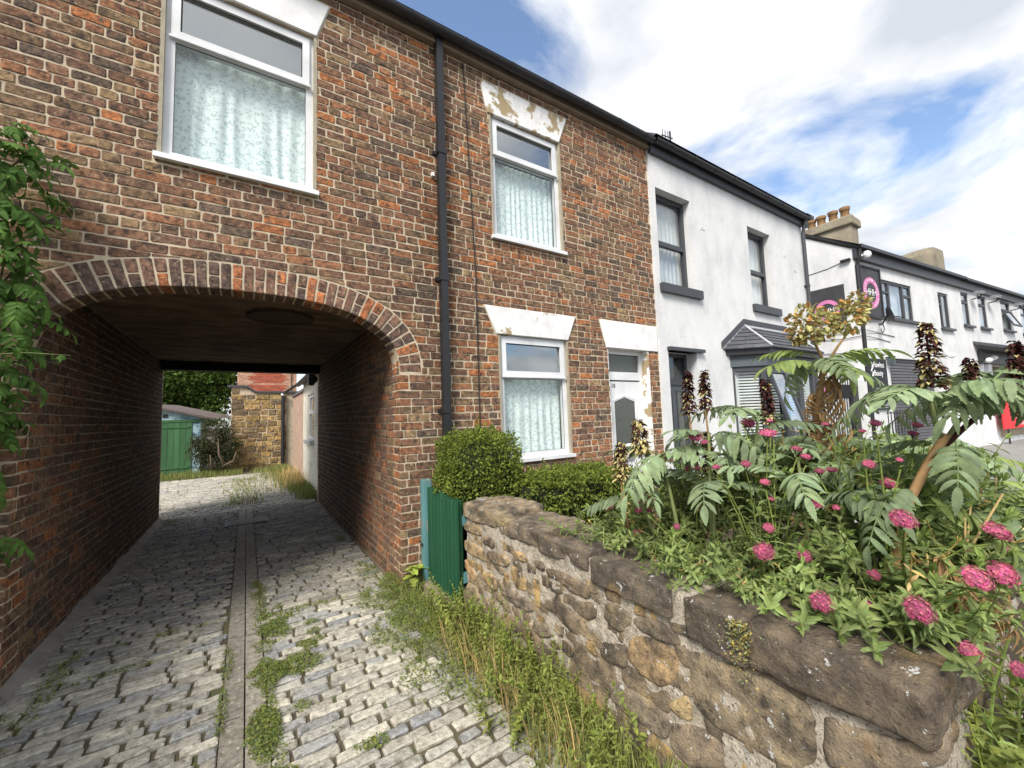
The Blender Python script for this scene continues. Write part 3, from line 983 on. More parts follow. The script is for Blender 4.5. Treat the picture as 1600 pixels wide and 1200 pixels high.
# lintels
mat('worn_paint', (0.79, 0.785, 0.77), 0.75, nscale=5, stain=(0.36, 0.28, 0.16), sscale=3.0, sthr=(0.62, 0.66), flecks=(0.40, 0.33, 0.22), fscale=24, fthr=(0.66, 0.69), bump=0.6, bscale=26, bdist=0.004)
for i, l in enumerate(LINT):
    mb = MB()
    b_ = 0.006
    poly = [(l[0] + .004, l[4]), (l[1] - .004, l[4]), (l[3] - .004, l[5] - .004), (l[2] + .004, l[5] - .004)]
    v_, f_ = slab_geo(FA, poly, 0.020, 0.22, 0.008, 0.002, 0)
    mb.add(v_, f_ + [(3, 2, 1, 0)])
    lo = mb.build('lintel', ('lintel_paint', 'peeling_paint', 'worn_paint', 'lintel_paint')[i], house)
    if i in (1, 2):
        lo['label'] = 'flaking white painted stone lintel'

# ------------------------------------------------------------------ windows
def room(parent, F, u0, u1, v0, v1, n0, depth=1.2, material='dark_room'):
    mb = MB()
    c = [F.p(u, v, n) for n in (n0, n0 - depth) for (u, v) in ((u0 - .05, v0 - .05), (u1 + .05, v0 - .05), (u1 + .05, v1 + .05), (u0 - .05, v1 + .05))]
    mb.add(c, [(4, 5, 6, 7), (0, 1, 5, 4), (1, 2, 6, 5), (2, 3, 7, 6), (3, 0, 4, 7)])
    return mb.build('room_lining', material, parent)
def bars(mb, F, u0, u1, v0, v1, w, n0, n1):
    mb.fbox(F, u0, u0 + w, v0, v1, n0, n1); mb.fbox(F, u1 - w, u1, v0, v1, n0, n1)
    mb.fbox(F, u0 + w, u1 - w, v0, v0 + w, n0, n1); mb.fbox(F, u0 + w, u1 - w, v1 - w, v1, n0, n1)
def pane(parent, F, u0, u1, v0, v1, n, material='glass'):
    mb = MB(); mb.fbox(F, u0, u1, v0, v1, n - .006, n)
    return mb.build('pane', material, parent)
def upvc_window(parent, F, op, trans, label=None, rec=0.035):
    u0, u1, v0, v1 = op
    u0 += .012; u1 -= .012; v1 -= .006
    mb = MB()
    fw = .062
    sill = v0 + .03
    bars(mb, F, u0, u1, sill, v1, fw, -rec - .06, -rec)
    mb.fbox(F, u0 + fw, u1 - fw, trans - .035, trans + .025, -rec - .058, -rec - .002)
    w = mb.build('window', 'upvc', parent)
    if label:
        w['label'] = label
    s = MB(); bars(s, F, u0 + fw * .55, u1 - fw * .55, trans - .002, v1 - fw * .5, .058, -rec - .05, -rec + .018)
    s.build('casement', 'upvc', w)
    d = MB(); d.fprism(F, [(u0 + fw * .4, trans - .022), (u1 - fw * .4, trans - .022), (u1 - fw * .4, trans - .004), (u0 + fw * .4, trans - .004)], -rec, -rec + .034)
    d.build('drip_bar', 'upvc', w)
    sl = MB(); a, b = op[0] - .03, op[1] + .03
    sl.fbox(F, a, b, v0 - .012, v0 + .028, -rec - .05, 0.05)
    sl.build('sill', 'upvc', w)
    for (a, b, c, e, gm) in ((u0 + fw * .55 + .056, u1 - fw * .55 - .056, trans + .054, v1 - fw * .5 - .056, 'glass_sky'), (u0 + fw - .004, u1 - fw + .004, sill + fw - .004, trans - .033, 'glass')):
        g_ = MB(); bars(g_, F, a, b, c, e, .007, -rec - .012, -rec - .006)
        g_.build('seal', 'seal', w)
        pane(w, F, a, b, c, e, -rec - .02, gm)
    room(w, F, u0, u1, v0, v1, -rec - .065)
    for a_, b_ in ((op[0] - .016, op[0] + .012), (op[1] - .012, op[1] + .016)):
        rv = MB(); rv.fbox(F, a_, b_, v0 + .03, op[3], -.10, .006)
        rv.build('mortar_reveal', 'reveal_render', w)
    return w
upvc_window(house, FA, W_BIG, 4.79); upvc_window(house, FA, W_UP, 4.80); upvc_window(house, FA, W_LOW, 2.10)
def curtain(name, F, u0, u1, v0, v1, n, material, label, amp=.014, per=.075, skew=0.0):
    mb = MB()
    nu = int((u1 - u0) / .006); nv = 10
    ph = R.uniform(0, 9)
    vs, fs = [], []
    for j in range(nv + 1):
        fz = j / nv
        for i in range(nu + 1):
            u = u0 + (u1 - u0) * i / nu
            w = noise.noise(Vector((u * 6 + ph, fz * .5, ph))) * 2.6
            uu = u + skew * (1 - fz) * noise.noise(Vector((u * 3, ph, 0)))
            a = math.sin(u / per * 2 * math.pi + w) * amp * (1.15 - .5 * fz) + noise.noise(Vector((u * 9, fz * 1.2, ph))) * amp
            vs.append(F.p(max(u0, min(u1, uu)), v0 + (v1 - v0) * fz, n + a))
    for j in range(nv):
        for i in range(nu):
            a = j * (nu + 1) + i
            fs.append((a, a + 1, a + nu + 2, a + nu + 1))
    mb.add(vs, fs)
    return tag(mb.build(name, material, None, True), label, 'curtain', 'net curtains in the brick house' if material == 'lace' else None)
curtain('net_curtain', FA, -.56, .46, 3.76, 4.80, -.15, 'lace', 'pale mint lace net curtain in the large upstairs window above the arch', .010, .15, .05)
curtain('net_curtain', FA, 2.45, 3.44, 3.76, 4.79, -.15, 'lace', 'pale lace net curtain in the upstairs window right of the black downpipe', .008, .085)
curtain('net_curtain', FA, 2.48, 3.43, 1.14, 2.08, -.15, 'lace', 'pale lace net curtain in the ground floor window above the hedge', .009, .12, .04)

# front door of the brick house
u0, u1, v0, v1 = W_DOOR
rc = 0.11
dr = MB(); bars(dr, FA, u0, u1 - .02, -.02, v1, .065, -rc - .06, -rc); dr.fbox(FA, u0 + .065, u1 - .085, 2.09, 2.21, -rc - .058, -rc - .002)
door = dr.build('door', 'upvc', house)
lf = MB(); lf.fbox(FA, u0 + .067, u1 - .087, .02, 2.07, -rc - .05, -rc - .012)
leaf = lf.build('door_leaf', 'upvc', door)
gu0, gu1 = u0 + .20, u1 - .225
def house_poly(a, b, z0, z1, rise):
    return [(a, z0), (b, z0), (b, z1), ((a + b) / 2, z1 + rise), (a, z1)]
mo_ = MB(); out_p, in_p = house_poly(gu0 - .04, gu1 + .04, 1.13, 1.80, .07), house_poly(gu0, gu1, 1.17, 1.775, .065)
k = 5
vs = [FA.p(*p, -rc + .002) for p in out_p] + [FA.p(*p, -rc - .004) for p in in_p] + [FA.p(*p, -rc - .013) for p in out_p]
fs = [(i, (i + 1) % k, k + (i + 1) % k, k + i) for i in range(k)] + [(i, 2 * k + i, 2 * k + (i + 1) % k, (i + 1) % k) for i in range(k)]
mo_.add(vs, fs); mo_.build('glazing_bead', 'upvc', door)
gp = MB(); gp.fprism(FA, in_p, -rc - .016, -rc - .009); gp.build('door_glass', 'frosted', door)
tp = MB(); tp.fbox(FA, u0 + .075, u1 - .095, 2.22, 2.455, -rc - .03, -rc - .022); tp.build('fanlight', 'frosted', door)
lb = MB(); lb.fbox(FA, u0 + .28, u1 - .30, .93, .985, -rc - .012, -rc + .006); lb.build('letter_flap', 'brass', door)
text(door, '18', FA, 4.41, 2.005, .085, 'seal', 'house_number', n=-rc - .010)
hd = MB(); hd.fbox(FA, u1 - .135, u1 - .11, 1.0, 1.2, -rc - .01, -rc + .03); hd.build('door_handle', 'brass', door)
jb = MB(); jb.fbox(FA, u1 - .02, u1 + .012, 0, v1, -.2, .004); jb.fbox(FA, u0 - .01, u0 + .004, 0, v1, -.2, .002)
jo = jb.build('door_jamb', 'peeling_paint', door); jo['label'] = 'door reveal with flaking white paint'
st = MB(); st.box(u0 - .05, u1 + .05, 3.72, 4.12, -.04, .16); st.build('door_step', 'cement', house)

# ------------------------------------------------------------------ white rendered house next door
wh = thing('white_house', (8, 4.2, 0), 'white rendered terraced house with dark grey windows and a small bay', 'house')
WX0, WX1 = 5.30, 10.66
W1, W2, WD, WB = (5.43, 6.35, 3.62, 5.20), (8.22, 9.12, 3.62, 5.20), (5.50, 6.25, 0, 2.56), (7.5, 9.8, .75, 2.5)
wb = MB()
wall_cells(wb, FA, WX0 + .004, WX1, -.05, HZ, [W1, W2, WD, WB], -.26, .035)
wb.box(WX1 - .2, WX1 - .001, 4.26, 9.5, -.05, HZ); wb.box(WX0 + .03, WX1, 9.5, 9.6, -.05, HZ)
wb.build('wall', 'white_render', wh)
def grey_window(parent, F, op, trans, rec=.10, fw=.075, sill=True, sash=True):
    u0, u1, v0, v1 = op
    mb = MB(); bars(mb, F, u0, u1, v0, v1, fw, -rec - .06, -rec)
    mb.fbox(F, u0 + fw, u1 - fw, trans - .045, trans + .03, -rec - .055, -rec + .012)
    w = mb.build('window', 'grey_plastic', parent)
    for a, b in ((v0 + fw, trans - .045), (trans + .03, v1 - fw)):
        pane(w, F, u0 + fw, u1 - fw, a, b, -rec - .03, 'glass')
    if sill:
        s = MB(); s.fbox(F, u0 - .03, u1 + .12, v0 - .14, v0, -rec, .10); s.build('sill', 'grey_plastic', w)
    room(w, F, u0, u1, v0, v1, -rec - .065)
    return w
grey_window(wh, FA, W1, 4.37); grey_window(wh, FA, W2, 4.37)
for q, (op, lab) in enumerate(((W1, 'white vertical blind in the upstairs window beside the brick house'), (W2, 'white curtain in the upstairs window above the bay'))):
    curtain('vertical_blind' if q == 0 else 'white_curtain', FA, op[0] + .05, op[1] - .05, op[2] + .05, op[3] - .05, -.22, 'blind', lab, .016 if q else .008, .11)
# its dark front door
rc = .16
d2 = MB(); bars(d2, FA, WD[0], WD[1], -.02, WD[3], .06, -rc - .05, -rc); d2.fbox(FA, WD[0] + .06, WD[1] - .06, 2.04, 2.14, -rc - .05, -rc)
d2o = d2.build('door', 'grey_plastic', wh)
l2 = MB(); l2.fbox(FA, WD[0] + .062, WD[1] - .062, .02, 2.038, -rc - .05, -rc - .02); l2.build('door_leaf', 'bay_cladding', d2o)
for a, b in ((WD[0] + .12, WD[0] + .32), (WD[1] - .32, WD[1] - .12)):
    q = MB(); bars(q, FA, a, b, .95, 1.95, .02, -rc - .02, -rc - .004); q.build('panel_moulding', 'grey_plastic', d2o)
    q = MB(); q.fbox(FA, a + .02, b - .02, .97, 1.93, -rc - .019, -rc - .014); q.build('door_glass', 'frosted', d2o)
q = MB(); q.fbox(FA, WD[0] + .2, WD[1] - .2, .80, .87, -rc - .02, -rc); q.build('letter_flap', 'brass', d2o)
pane(d2o, FA, WD[0] + .06, WD[1] - .06, 2.14, WD[3] - .06, -rc - .03); room(d2o, FA, WD[0], WD[1], 2.0, WD[3], -rc - .07, .8)
q = MB(); q.fbox(FA, WD[0] - .02, WD[1] + .16, WD[3], WD[3] + .055, -.1, .10); q.build('door_hood', 'grey_plastic', wh)
# bay window
bx = [(7.26, 4.0), (7.68, 3.58), (9.62, 3.58), (10.04, 4.0)]
def ring_pts(off):
    # bay plan pushed outwards by off
    k = off * math.tan(rad(22.5))
    return [(bx[0][0] - off * 1.41, 4.0), (bx[1][0] - k, bx[1][1] - off), (bx[2][0] + k, bx[2][1] - off), (bx[3][0] + off * 1.41, 4.0)]
def bay_ring(name, material, off, z0, z1, parent):
    p = ring_pts(off); mb = MB()
    vs = [(x, y, z0) for x, y in p] + [(x, y, z1) for x, y in p]
    mb.add(vs, [(0, 1, 5, 4), (1, 2, 6, 5), (2, 3, 7, 6), (3, 0, 4, 7), (3, 2, 1, 0), (4, 5, 6, 7)])
    return mb.build(name, material, parent)
bay = bay_ring('bay_window', 'bay_cladding', 0.0, 0.0, .78, wh)
bay_ring('bay_sill', 'grey_plastic', .07, .78, .84, bay)
bay_ring('bay_head', 'bay_cladding', .035, 2.36, 2.56, bay)
bay_ring('bay_gutter', 'black_plastic', .12, 2.56, 2.66, bay)
faces = [(bx[0], bx[1]), (bx[1], bx[2]), (bx[2], bx[3])]
for i, (a, b) in enumerate(faces):
    L_ = math.hypot(b[0] - a[0], b[1] - a[1])
    U = Vector(((b[0] - a[0]) / L_, (b[1] - a[1]) / L_, 0))
    F = Frame((a[0], a[1], 0), U, (0, 0, 1), U.cross(Vector((0, 0, 1))))
    segs = [(0, L_)] if i != 1 else [(0, L_ * .36), (L_ * .36, L_ * .68), (L_ * .68, L_)]
    fm = MB()
    for s0, s1 in segs:
        bars(fm, F, s0, s1, .84, 2.36, .085, -.07, 0.0)
    fr_ = fm.build('bay_frame', 'grey_plastic', bay)
    for k, (s0, s1) in enumerate(segs):
        if i == 1 and k == 0:
            T = rad(16)      # top-hung light, pushed open
            F2 = Frame(F.p(0, 2.28, .01), U, Vector((0, 0, 1)) * math.cos(T) - F.N * math.sin(T), F.N * math.cos(T) + Vector((0, 0, 1)) * math.sin(T))
            om = MB(); bars(om, F2, s0 + .06, s1 - .06, -1.2, 0, .055, -.02, .02)
            oo = om.build('open_light', 'grey_plastic', bay)
            pane(oo, F2, s0 + .13, s1 - .13, -1.13, -.07, 0, 'glass_sky')
        else:
            pane(fr_, F, s0 + .085, s1 - .085, .925, 2.275, -.03, 'glass')
    bl = MB()
    for k in range(26):
        z = .93 + k * .052
        for s0, s1 in segs:
            bl.fprism(F, [(s0 + .09, z), (s1 - .09, z), (s1 - .09, z + .028), (s0 + .09, z + .028)], -.115, -.10)
    bl.build('slat_blind', 'blind', bay)
bi = MB(); p = ring_pts(-.15); bi.add([(x, y, z) for z in (.84, 2.36) for x, y in p] , [(0, 4, 5, 1), (1, 5, 6, 2), (2, 6, 7, 3)]); bi.box(7.5, 9.8, 4.2, 4.9, .8, 2.5)
bi.build('bay_interior', 'dark_room', bay)
e_ = ring_pts(.17); top = [(7.86, 4.0), (9.40, 4.0)]
ze, zt = 2.655, 3.16
hipL, hipR = (7.98, 3.93, 3.13), (9.32, 3.93, 3.13)
def slope(a, b, c, d, parent):
    """slate courses over one roof slope: a-b eave, c-d top"""
    a, b, c, d = map(Vector, (a, b, c, d))
    nn_ = 6
    for k in range(nn_):
        f0, f1 = k / nn_, (k + 1) / nn_ + .03
        l0, r0_ = a.lerp(c, f0), b.lerp(d, f0); l1, r1_ = a.lerp(c, min(1, f1)), b.lerp(d, min(1, f1))
        nrm = (r0_ - l0).cross(l1 - l0).normalized()
        m_ = max(1, int((r0_ - l0).length / .26))
        for q in range(m_):
            p0, p1 = l0.lerp(r0_, (q + .01) / m_), l0.lerp(r0_, (q + .99) / m_); p2, p3 = l1.lerp(r1_, (q + .01) / m_), l1.lerp(r1_, (q + .99) / m_)
            mb = MB(); up = nrm * .014; 
            w_ = [p0 + up * 1.6, p1 + up * 1.6, p3 + up * .4, p2 + up * .4, p0, p1, p3, p2]
            mb.add([tuple(x) for x in w_], [(0, 1, 2, 3), (4, 7, 6, 5), (0, 4, 5, 1), (1, 5, 6, 2), (2, 6, 7, 3), (3, 7, 4, 0)], (lambda t: (t, t, t))(R.uniform(.75, 1.3)))
            mb.build('slate', 'slate', parent)
bro = MB()
E4 = [(x, y, ze) for x, y in e_]
bro.add(E4 + [(7.84, 3.99, zt), (9.44, 3.99, zt)], [(0, 1, 4), (1, 2, 5, 4), (2, 3, 5), (3, 2, 1, 0), (0, 4, 5, 3)])
br_o = bro.build('bay_roof', 'slate', bay)
pk, pk2 = (7.84, 3.985, zt), (9.44, 3.985, zt)
slope(E4[0], E4[1], pk, (7.86, 3.98, zt), br_o); slope(E4[1], E4[2], pk, pk2, br_o); slope(E4[2], E4[3], (9.42, 3.98, zt), pk2, br_o)
for a, b in ((E4[1], pk), (E4[2], pk2), (E4[0], (7.80, 3.99, zt - .02))):
    hp = MB(); a, b = Vector(a), Vector(b); hp.tube([tuple(a + Vector((0, -.005, .03))), tuple(b + Vector((0, -.005, .03)))], .022, 6); hp.build('lead_hip', 'lead', bay)
fl = MB(); fl.fprism(FA, [(7.0, ze + .03), (7.84, zt + .04), (9.44, zt + .04), (10.26, ze + .03), (10.26, ze + .14), (9.48, zt + .13), (7.80, zt + .13), (7.0, ze + .14)][::1], .036, .05)
fl.build('lead_flashing', 'slate', bay)
f2 = MB(); f2.box(WX0, WX1 + .02, 3.90, 3.962, 5.72, 5.93); f2.build('fascia', 'grey_plastic', wh)
gutter(wh, WX0 + .03, WX1 + .06, 3.835, 5.89, .062, 'black_plastic', .62)
d3 = MB(); d3.tube([(10.60, 3.84, 5.84), (10.60, 3.88, 5.70), (10.60, 3.91, 5.55), (10.60, 3.91, 0)], .036, 10)
d3o = d3.build('downpipe', 'grey_plastic', wh)
for z in (4.3, 2.6, 1.0):
    q = MB(); q.tube([(10.60, 3.91, z), (10.60, 3.91, z + .05)], .045, 10); q.box(10.54, 10.66, 3.93, 3.966, z + .01, z + .04); q.build('pipe_clip', 'grey_plastic', d3o)
roof(wh, WX0, WX1 + .1, 3.77, 6.7, 9.75, 5.93, 8.1)
bg = MB(); bg.box(10.64, 10.98, 3.80, 3.98, 5.93, 5.99); bg.box(10.70, 10.78, 3.86, 3.94, 5.70, 5.93); bg.build('eaves_bracket', 'grey_plastic', wh)
for u, z in ((6.69, 4.80), (9.72, 4.88), (10.15, 4.62), (10.0, 3.5)):
    q = MB()
    for k in range(3):
        q.fbox(FA, u - .06, u + .06, z - .03 + k * .022, z - .018 + k * .022, .034, .042)
    q.build('wall_vent', 'white_paint', wh)
ae = thing('television_aerial', (8.96, 6.0, 7.55), 'small television aerial on the roof of the white house', 'aerial')
q = MB(); q.tube([(8.96, 6, 7.50), (8.96, 6, 8.72)], .02, 6); q.build('mast', 'iron', ae)
q = MB(); q.tube([(8.62, 6, 8.50), (9.06, 6, 8.56)], .014, 5)
for k in range(4):
    x = 8.66 + k * .11
    q.tube([(x, 6, 8.36 + k * .014), (x, 6, 8.66 + k * .014)], .01, 5)
q.build('antenna', 'iron', ae)

# ------------------------------------------------------------------ far white building (beauty salon) beyond the alley
TH = rad(6.1)
FB = Frame((13.9, 4.0, 0), (math.cos(TH), -math.sin(TH), 0), (0, 0, 1), (-math.sin(TH), -math.cos(TH), 0))
fbd = thing('salon_building', FB.p(7, 0, -2), 'long white rendered two storey building with dark fascia beyond the white house', 'building')
FW = [(1.46, 3.38, 4.07, 5.20), (5.32, 6.16, 4.03, 5.24), (7.28, 8.0, 4.26, 5.46), (8.85, 9.72, 4.28, 5.50), (11.3, 12.4, 4.35, 5.54), (13.64, 14.6, 4.32, 5.54), (16.4, 17.3, 4.32, 5.54)]
SHOP = [(1.42, 4.6, .2, 2.9), (8.9, 14.2, .2, 2.9)]
q = MB(); wall_cells(q, FB, 0, 22, -.05, 5.9, FW + SHOP, -.25, 0.0)
q.add([(13.9, 4.0, -.05), (13.9, 9.2, -.05), (13.9, 9.2, 5.9), (13.9, 7.0, 7.86), (13.9, 4.0, 5.86), (14.1, 4.0, -.05), (14.1, 9.2, -.05), (14.1, 9.2, 5.9), (14.1, 7.0, 7.86), (14.1, 4.0, 5.86)],
      [(4, 3, 2, 1, 0), (5, 6, 7, 8, 9), (0, 5, 9, 4), (4, 9, 8, 3)])
q.build('wall', 'white_render', fbd)
q = MB()
a, b, c, d = FB.p(-.12, 5.90, .22), FB.p(22, 5.90, .22), FB.p(22, 7.98, -3.0), FB.p(-.12, 7.98, -3.0)
q.add([a, b, c, d, FB.p(-.12, 5.9, -6), FB.p(22, 5.9, -6)] , [(0, 1, 2, 3), (3, 2, 5, 4)])
q.build('roof', 'slate', fbd)
q = MB(); q.fbox(FB, -.03, 22, 5.57, 5.88, .0, .10); q.build('fascia', 'grey_plastic', fbd)
q = MB(); q.fbox(FB, -.05, 7.3, 5.84, 5.93, .10, .22); q.fbox(FB, 7.3, 22, 5.82, 5.91, .10, .22); q.build('gutter', 'black_plastic', fbd)
q = MB(); q.tube([FB.p(.02, 5.86, .15), FB.p(.02, 5.6, .12), FB.p(.02, 5.4, .05), FB.p(.02, 0, .05)], .045, 8); q.build('downpipe', 'black_plastic', fbd)
q = MB(); q.add([(13.88, 3.9, 5.86), (13.88, 7.0, 7.93), (13.88, 7.0, 8.0), (13.88, 3.9, 5.94), (13.84, 3.9, 5.86), (13.84, 7.0, 7.93), (13.84, 7.0, 8.0), (13.84, 3.9, 5.94)],
               [(0, 1, 2, 3), (7, 6, 5, 4), (0, 4, 5, 1), (3, 2, 6, 7), (0, 3, 7, 4)]); q.build('verge', 'black_plastic', fbd)
def far_window(op, n_mull, top, open_=False):
    u0, u1, v0, v1 = op
    m_ = MB(); fw = .075
    bars(m_, FB, u0, u1, v0, v1, fw, -.10, -.03)
    for u in n_mull:
        m_.fbox(FB, u - .04, u + .04, v0 + fw, v1 - fw, -.10, -.028)
    w = m_.build('window', 'grey_plastic', fbd)
    edges = [u0 + fw - .04] + list(n_mull) + [u1 - fw + .04]
    for k in range(len(edges) - 1):
        a, b = edges[k] + .04, edges[k + 1] - .04
        split = top and (len(edges) < 3 or k != 1)
        if split:
            q_ = MB(); q_.fbox(FB, a, b, top - .035, top + .035, -.10, -.03); q_.build('transom', 'grey_plastic', w)
            pane(w, FB, a, b, top + .035, v1 - fw, -.06, 'glass'); 
            if not open_:
                pane(w, FB, a, b, v0 + fw, top - .035, -.06, 'glass')
        else:
            pane(w, FB, a, b, v0 + fw, v1 - fw, -.06, 'glass')
    if open_:
        T = rad(22)
        F2 = Frame(FB.p(0, top - .03, 0), FB.U, Vector((0, 0, 1)) * math.cos(T) - FB.N * math.sin(T), FB.N * math.cos(T) + Vector((0, 0, 1)) * math.sin(T))
        q_ = MB(); bars(q_, F2, u0 + .06, u1 - .06, -(top - v0 - .1), 0, .07, -.02, .02)
        oo_ = q_.build('open_light', 'grey_plastic', w)
        pane(oo_, F2, u0 + .13, u1 - .13, -(top - v0 - .17), -.07, 0, 'glass_sky')
    q_ = MB(); q_.fbox(FB, u0 - .04, u1 + .1, v0 - .07, v0, -.03, .09); q_.build('sill', 'grey_plastic', w)
    room(w, FB, u0, u1, v0, v1, -.11, 1.0)
    q_ = MB(); q_.fbox(FB, u0 + .03, u1 - .03, v0, v1, -.24, -.20); q_.build('window_blind', 'blind', w)
far_window(FW[0], (1.93, 2.83), 4.85); far_window(FW[1], (5.62,), 4.85)
for k, op in enumerate(FW[2:]):
    far_window(op, (), op[3] - .35, open_=(k == 2))
# ground floor: shutter, dark brick front and shop fascia
q = MB(); q.fbox(FB, 1.42, 4.6, .15, 2.9, -.25, -.12); so = q.build('shutter_box', 'shutter', fbd)
for k in range(30):
    z = .25 + k * .088
    q = MB(); q.fprism(FB, [(1.5, z), (4.52, z), (4.52, z + .07), (1.5, z + .07)], -.12, -.085); q.build('shutter_slat', 'shutter', so)
mat('dark_brick', (0.085, 0.075, 0.072), 0.9, nscale=9, tint=True)
q = MB(); q.fbox(FB, 8.9, 14.2, -.05, 2.9, -.25, -.05); q.build('shop_front', 'mortar', fbd)
it = []
SFR = Frame(FB.p(0, 0, -.05), FB.U, (0, 0, 1), FB.N)
kk = 0
z = .9
while z < 2.85:
    u = 8.9 - (.115 if kk % 2 else 0)
    while u < 14.1:
        poly = [(max(8.9, u), z), (u + .21, z), (u + .21, z + .062), (max(8.9, u), z + .062)]
        v_, f_ = slab_geo(SFR, poly, .01, .02, .004, .001)
        t = R.uniform(.7, 1.4); it.append((v_, f_, [SFR.p(*p_, .01) for p_ in poly], (t, t, t)))
        u += .225
    z += .075; kk += 1
rest = MB()
for v_, f_, p_, t in it:
    rest.add(v_, f_, t)
tag(rest.build('shop_bricks', 'dark_brick', fbd), kind='stuff')
q = MB(); q.add([FB.p(7.9, 3.72, 0), FB.p(14.6, 3.72, 0), FB.p(14.6, 3.45, .75), FB.p(7.9, 3.45, .75), FB.p(7.9, 3.62, 0), FB.p(14.6, 3.62, 0), FB.p(14.6, 3.35, .75), FB.p(7.9, 3.35, .75)],
               [(0, 3, 2, 1), (4, 5, 6, 7), (3, 7, 6, 2), (0, 4, 7, 3), (1, 2, 6, 5)]); q.build('shop_canopy', 'slate', fbd)
q = MB(); q.fbox(FB, 8.2, 14.4, 2.92, 3.36, 0, .12); q.build('shop_fascia', 'grey_plastic', fbd)
for u in (8.35, 8.75):
    q = MB(); q.fbox(FB, u, u + .35, -.05, 2.9, 0, .10) if u > 8.5 else q.fbox(FB, u, u + .1, -.05, 2.9, 0, .06)
    q.build('pilaster', 'white_paint', fbd)
# wires, lamps, dish
for k, zz in enumerate((3.62, 3.45, 3.05)):
    q = MB(); q.tube([(13.88, 5.1, zz + .05), (13.87, 4.4, zz - .02), FB.p(-.02, zz, .06), FB.p(.9, zz - .03, .015), FB.p(1.9 - .3 * k, zz - .09, .015)], .009, 5); q.build('cable', 'iron', fbd)
fl_ = thing('floodlight', FB.p(.10, 5.66, .1), 'small white floodlight at the eaves corner of the salon', 'lamp')
q = MB(); q.lathe(FB.p(.16, 5.52, .24), [(.03, .03), (.07, .05), (.095, .10), (.085, .18), (.04, .22)], 14); q.build('lamp_head', 'white_paint', fl_)
q = MB(); q.tube([FB.p(.10, 5.66, .10), FB.p(.16, 5.64, .2)], .03, 6); q.build('bracket', 'white_paint', fl_)
for k, (u, z_) in enumerate(((7.95, 5.40), (9.62, 5.42), (12.1, 5.35))):
    lab = ('white strip spotlight beside the third upstairs window of the salon', 'white strip spotlight beside the fourth upstairs window of the salon', 'white strip spotlight beside the open window of the salon')[k]
    t_ = thing('wall_spotlight', FB.p(u, z_, 0), lab, 'lamp', 'spotlights along the salon wall')
    q = MB(); q.fbox(FB, u - .02, u + .34, z_, z_ + .05, .16, .34); q.build('lamp_head', 'lead', t_)
    q = MB(); q.fbox(FB, u - .04, u + .36, z_ + .05, z_ + .07, .15, .36); q.build('lamp_cover', 'lead', t_)
    q = MB(); q.tube([FB.p(u + .35, z_ - .12, 0), FB.p(u + .35, z_ - .1, .2), FB.p(u + .3, z_ + .03, .3)], .02, 6); q.build('arm', 'iron', t_)
sd = thing('satellite_dish', FB.p(.95, 3.95, 0), 'grey satellite dish on the salon wall under the round logo sign', 'satellite dish')
q = MB()
cdir = (FB.N * .9 + FB.U * .62 + Vector((0, 0, .3))).normalized(); ca = cdir.orthogonal().normalized(); cb_ = cdir.cross(ca); cc = Vector(FB.p(.62, 3.98, .36))
vs, fs = [tuple(cc)], []
for r_ in (1, 2, 3):
    for k in range(18):
        an = 2 * math.pi * k / 18
        vs.append(tuple(cc + (ca * math.cos(an) + cb_ * math.sin(an)) * .075 * r_ + cdir * .007 * r_ * r_))
for k in range(18):
    fs.append((0, 1 + k, 1 + (k + 1) % 18))
    for r_ in (0, 1):
        fs.append((1 + r_ * 18 + k, 1 + (r_ + 1) * 18 + k, 1 + (r_ + 1) * 18 + (k + 1) % 18, 1 + r_ * 18 + (k + 1) % 18))
q.add(vs, fs); q.build('dish', 'grey_plastic', sd, True)
q = MB(); q.tube([tuple(cc), FB.p(.75, 3.80, .2), FB.p(1.05, 3.84, .05), FB.p(1.05, 3.84, 0)], .02, 6); q.tube([tuple(cc), tuple(cc + cdir * .35 - Vector((0, 0, .2)))], .014, 5); q.build('arm', 'iron', sd)
q = MB(); q.tube([FB.p(1.05, 3.84, .02), FB.p(1.25, 3.86, .02), FB.p(1.3, 3.7, .02), FB.p(1.15, 3.6, .02), FB.p(1.1, 3.72, .02)], .009, 5); q.build('cable', 'iron', sd)
# signs
def ring(mb, F, cu, cv, r0_, r1_, n0, n1, k=36, sx=1.0):
    vs, fs = [], []
    for i in range(k):
        a = 2 * math.pi * i / k
        for r_, n_ in ((r0_, n0), (r1_, n0), (r1_, n1), (r0_, n1)):
            vs.append(F.p(cu + math.cos(a) * r_ * sx, cv + math.sin(a) * r_, n_))
    for i in range(k):
        j = (i + 1) % k
        for e in range(4):
            fs.append((i * 4 + e, i * 4 + (e + 1) % 4, j * 4 + (e + 1) % 4, j * 4 + e))
    mb.add(vs, fs)
sg = thing('logo_sign', FB.p(.62, 4.0, .03), 'dark rectangular HHH sign with a pink ring on the salon front', 'sign')
q = MB(); q.fbox(FB, .10, 1.20, 4.0, 5.40, .02, .06); q.build('panel', 'sign_black', sg)
q = MB(); bars(q, FB, .07, 1.23, 3.97, 5.43, .05, .02, .085); q.build('edge_frame', 'iron', sg)
q = MB(); ring(q, FB, .64, 4.69, .30, .44, .06, .068); q.build('pink_ring', 'sign_pink', sg)
q = MB(); ring(q, FB, .64, 4.69, .275, .288, .06, .067); q.build('thin_ring', 'sign_pink', sg)
text(sg, 'HHH', FB, .64, 4.70, .27, 'sign_white', n=.063)
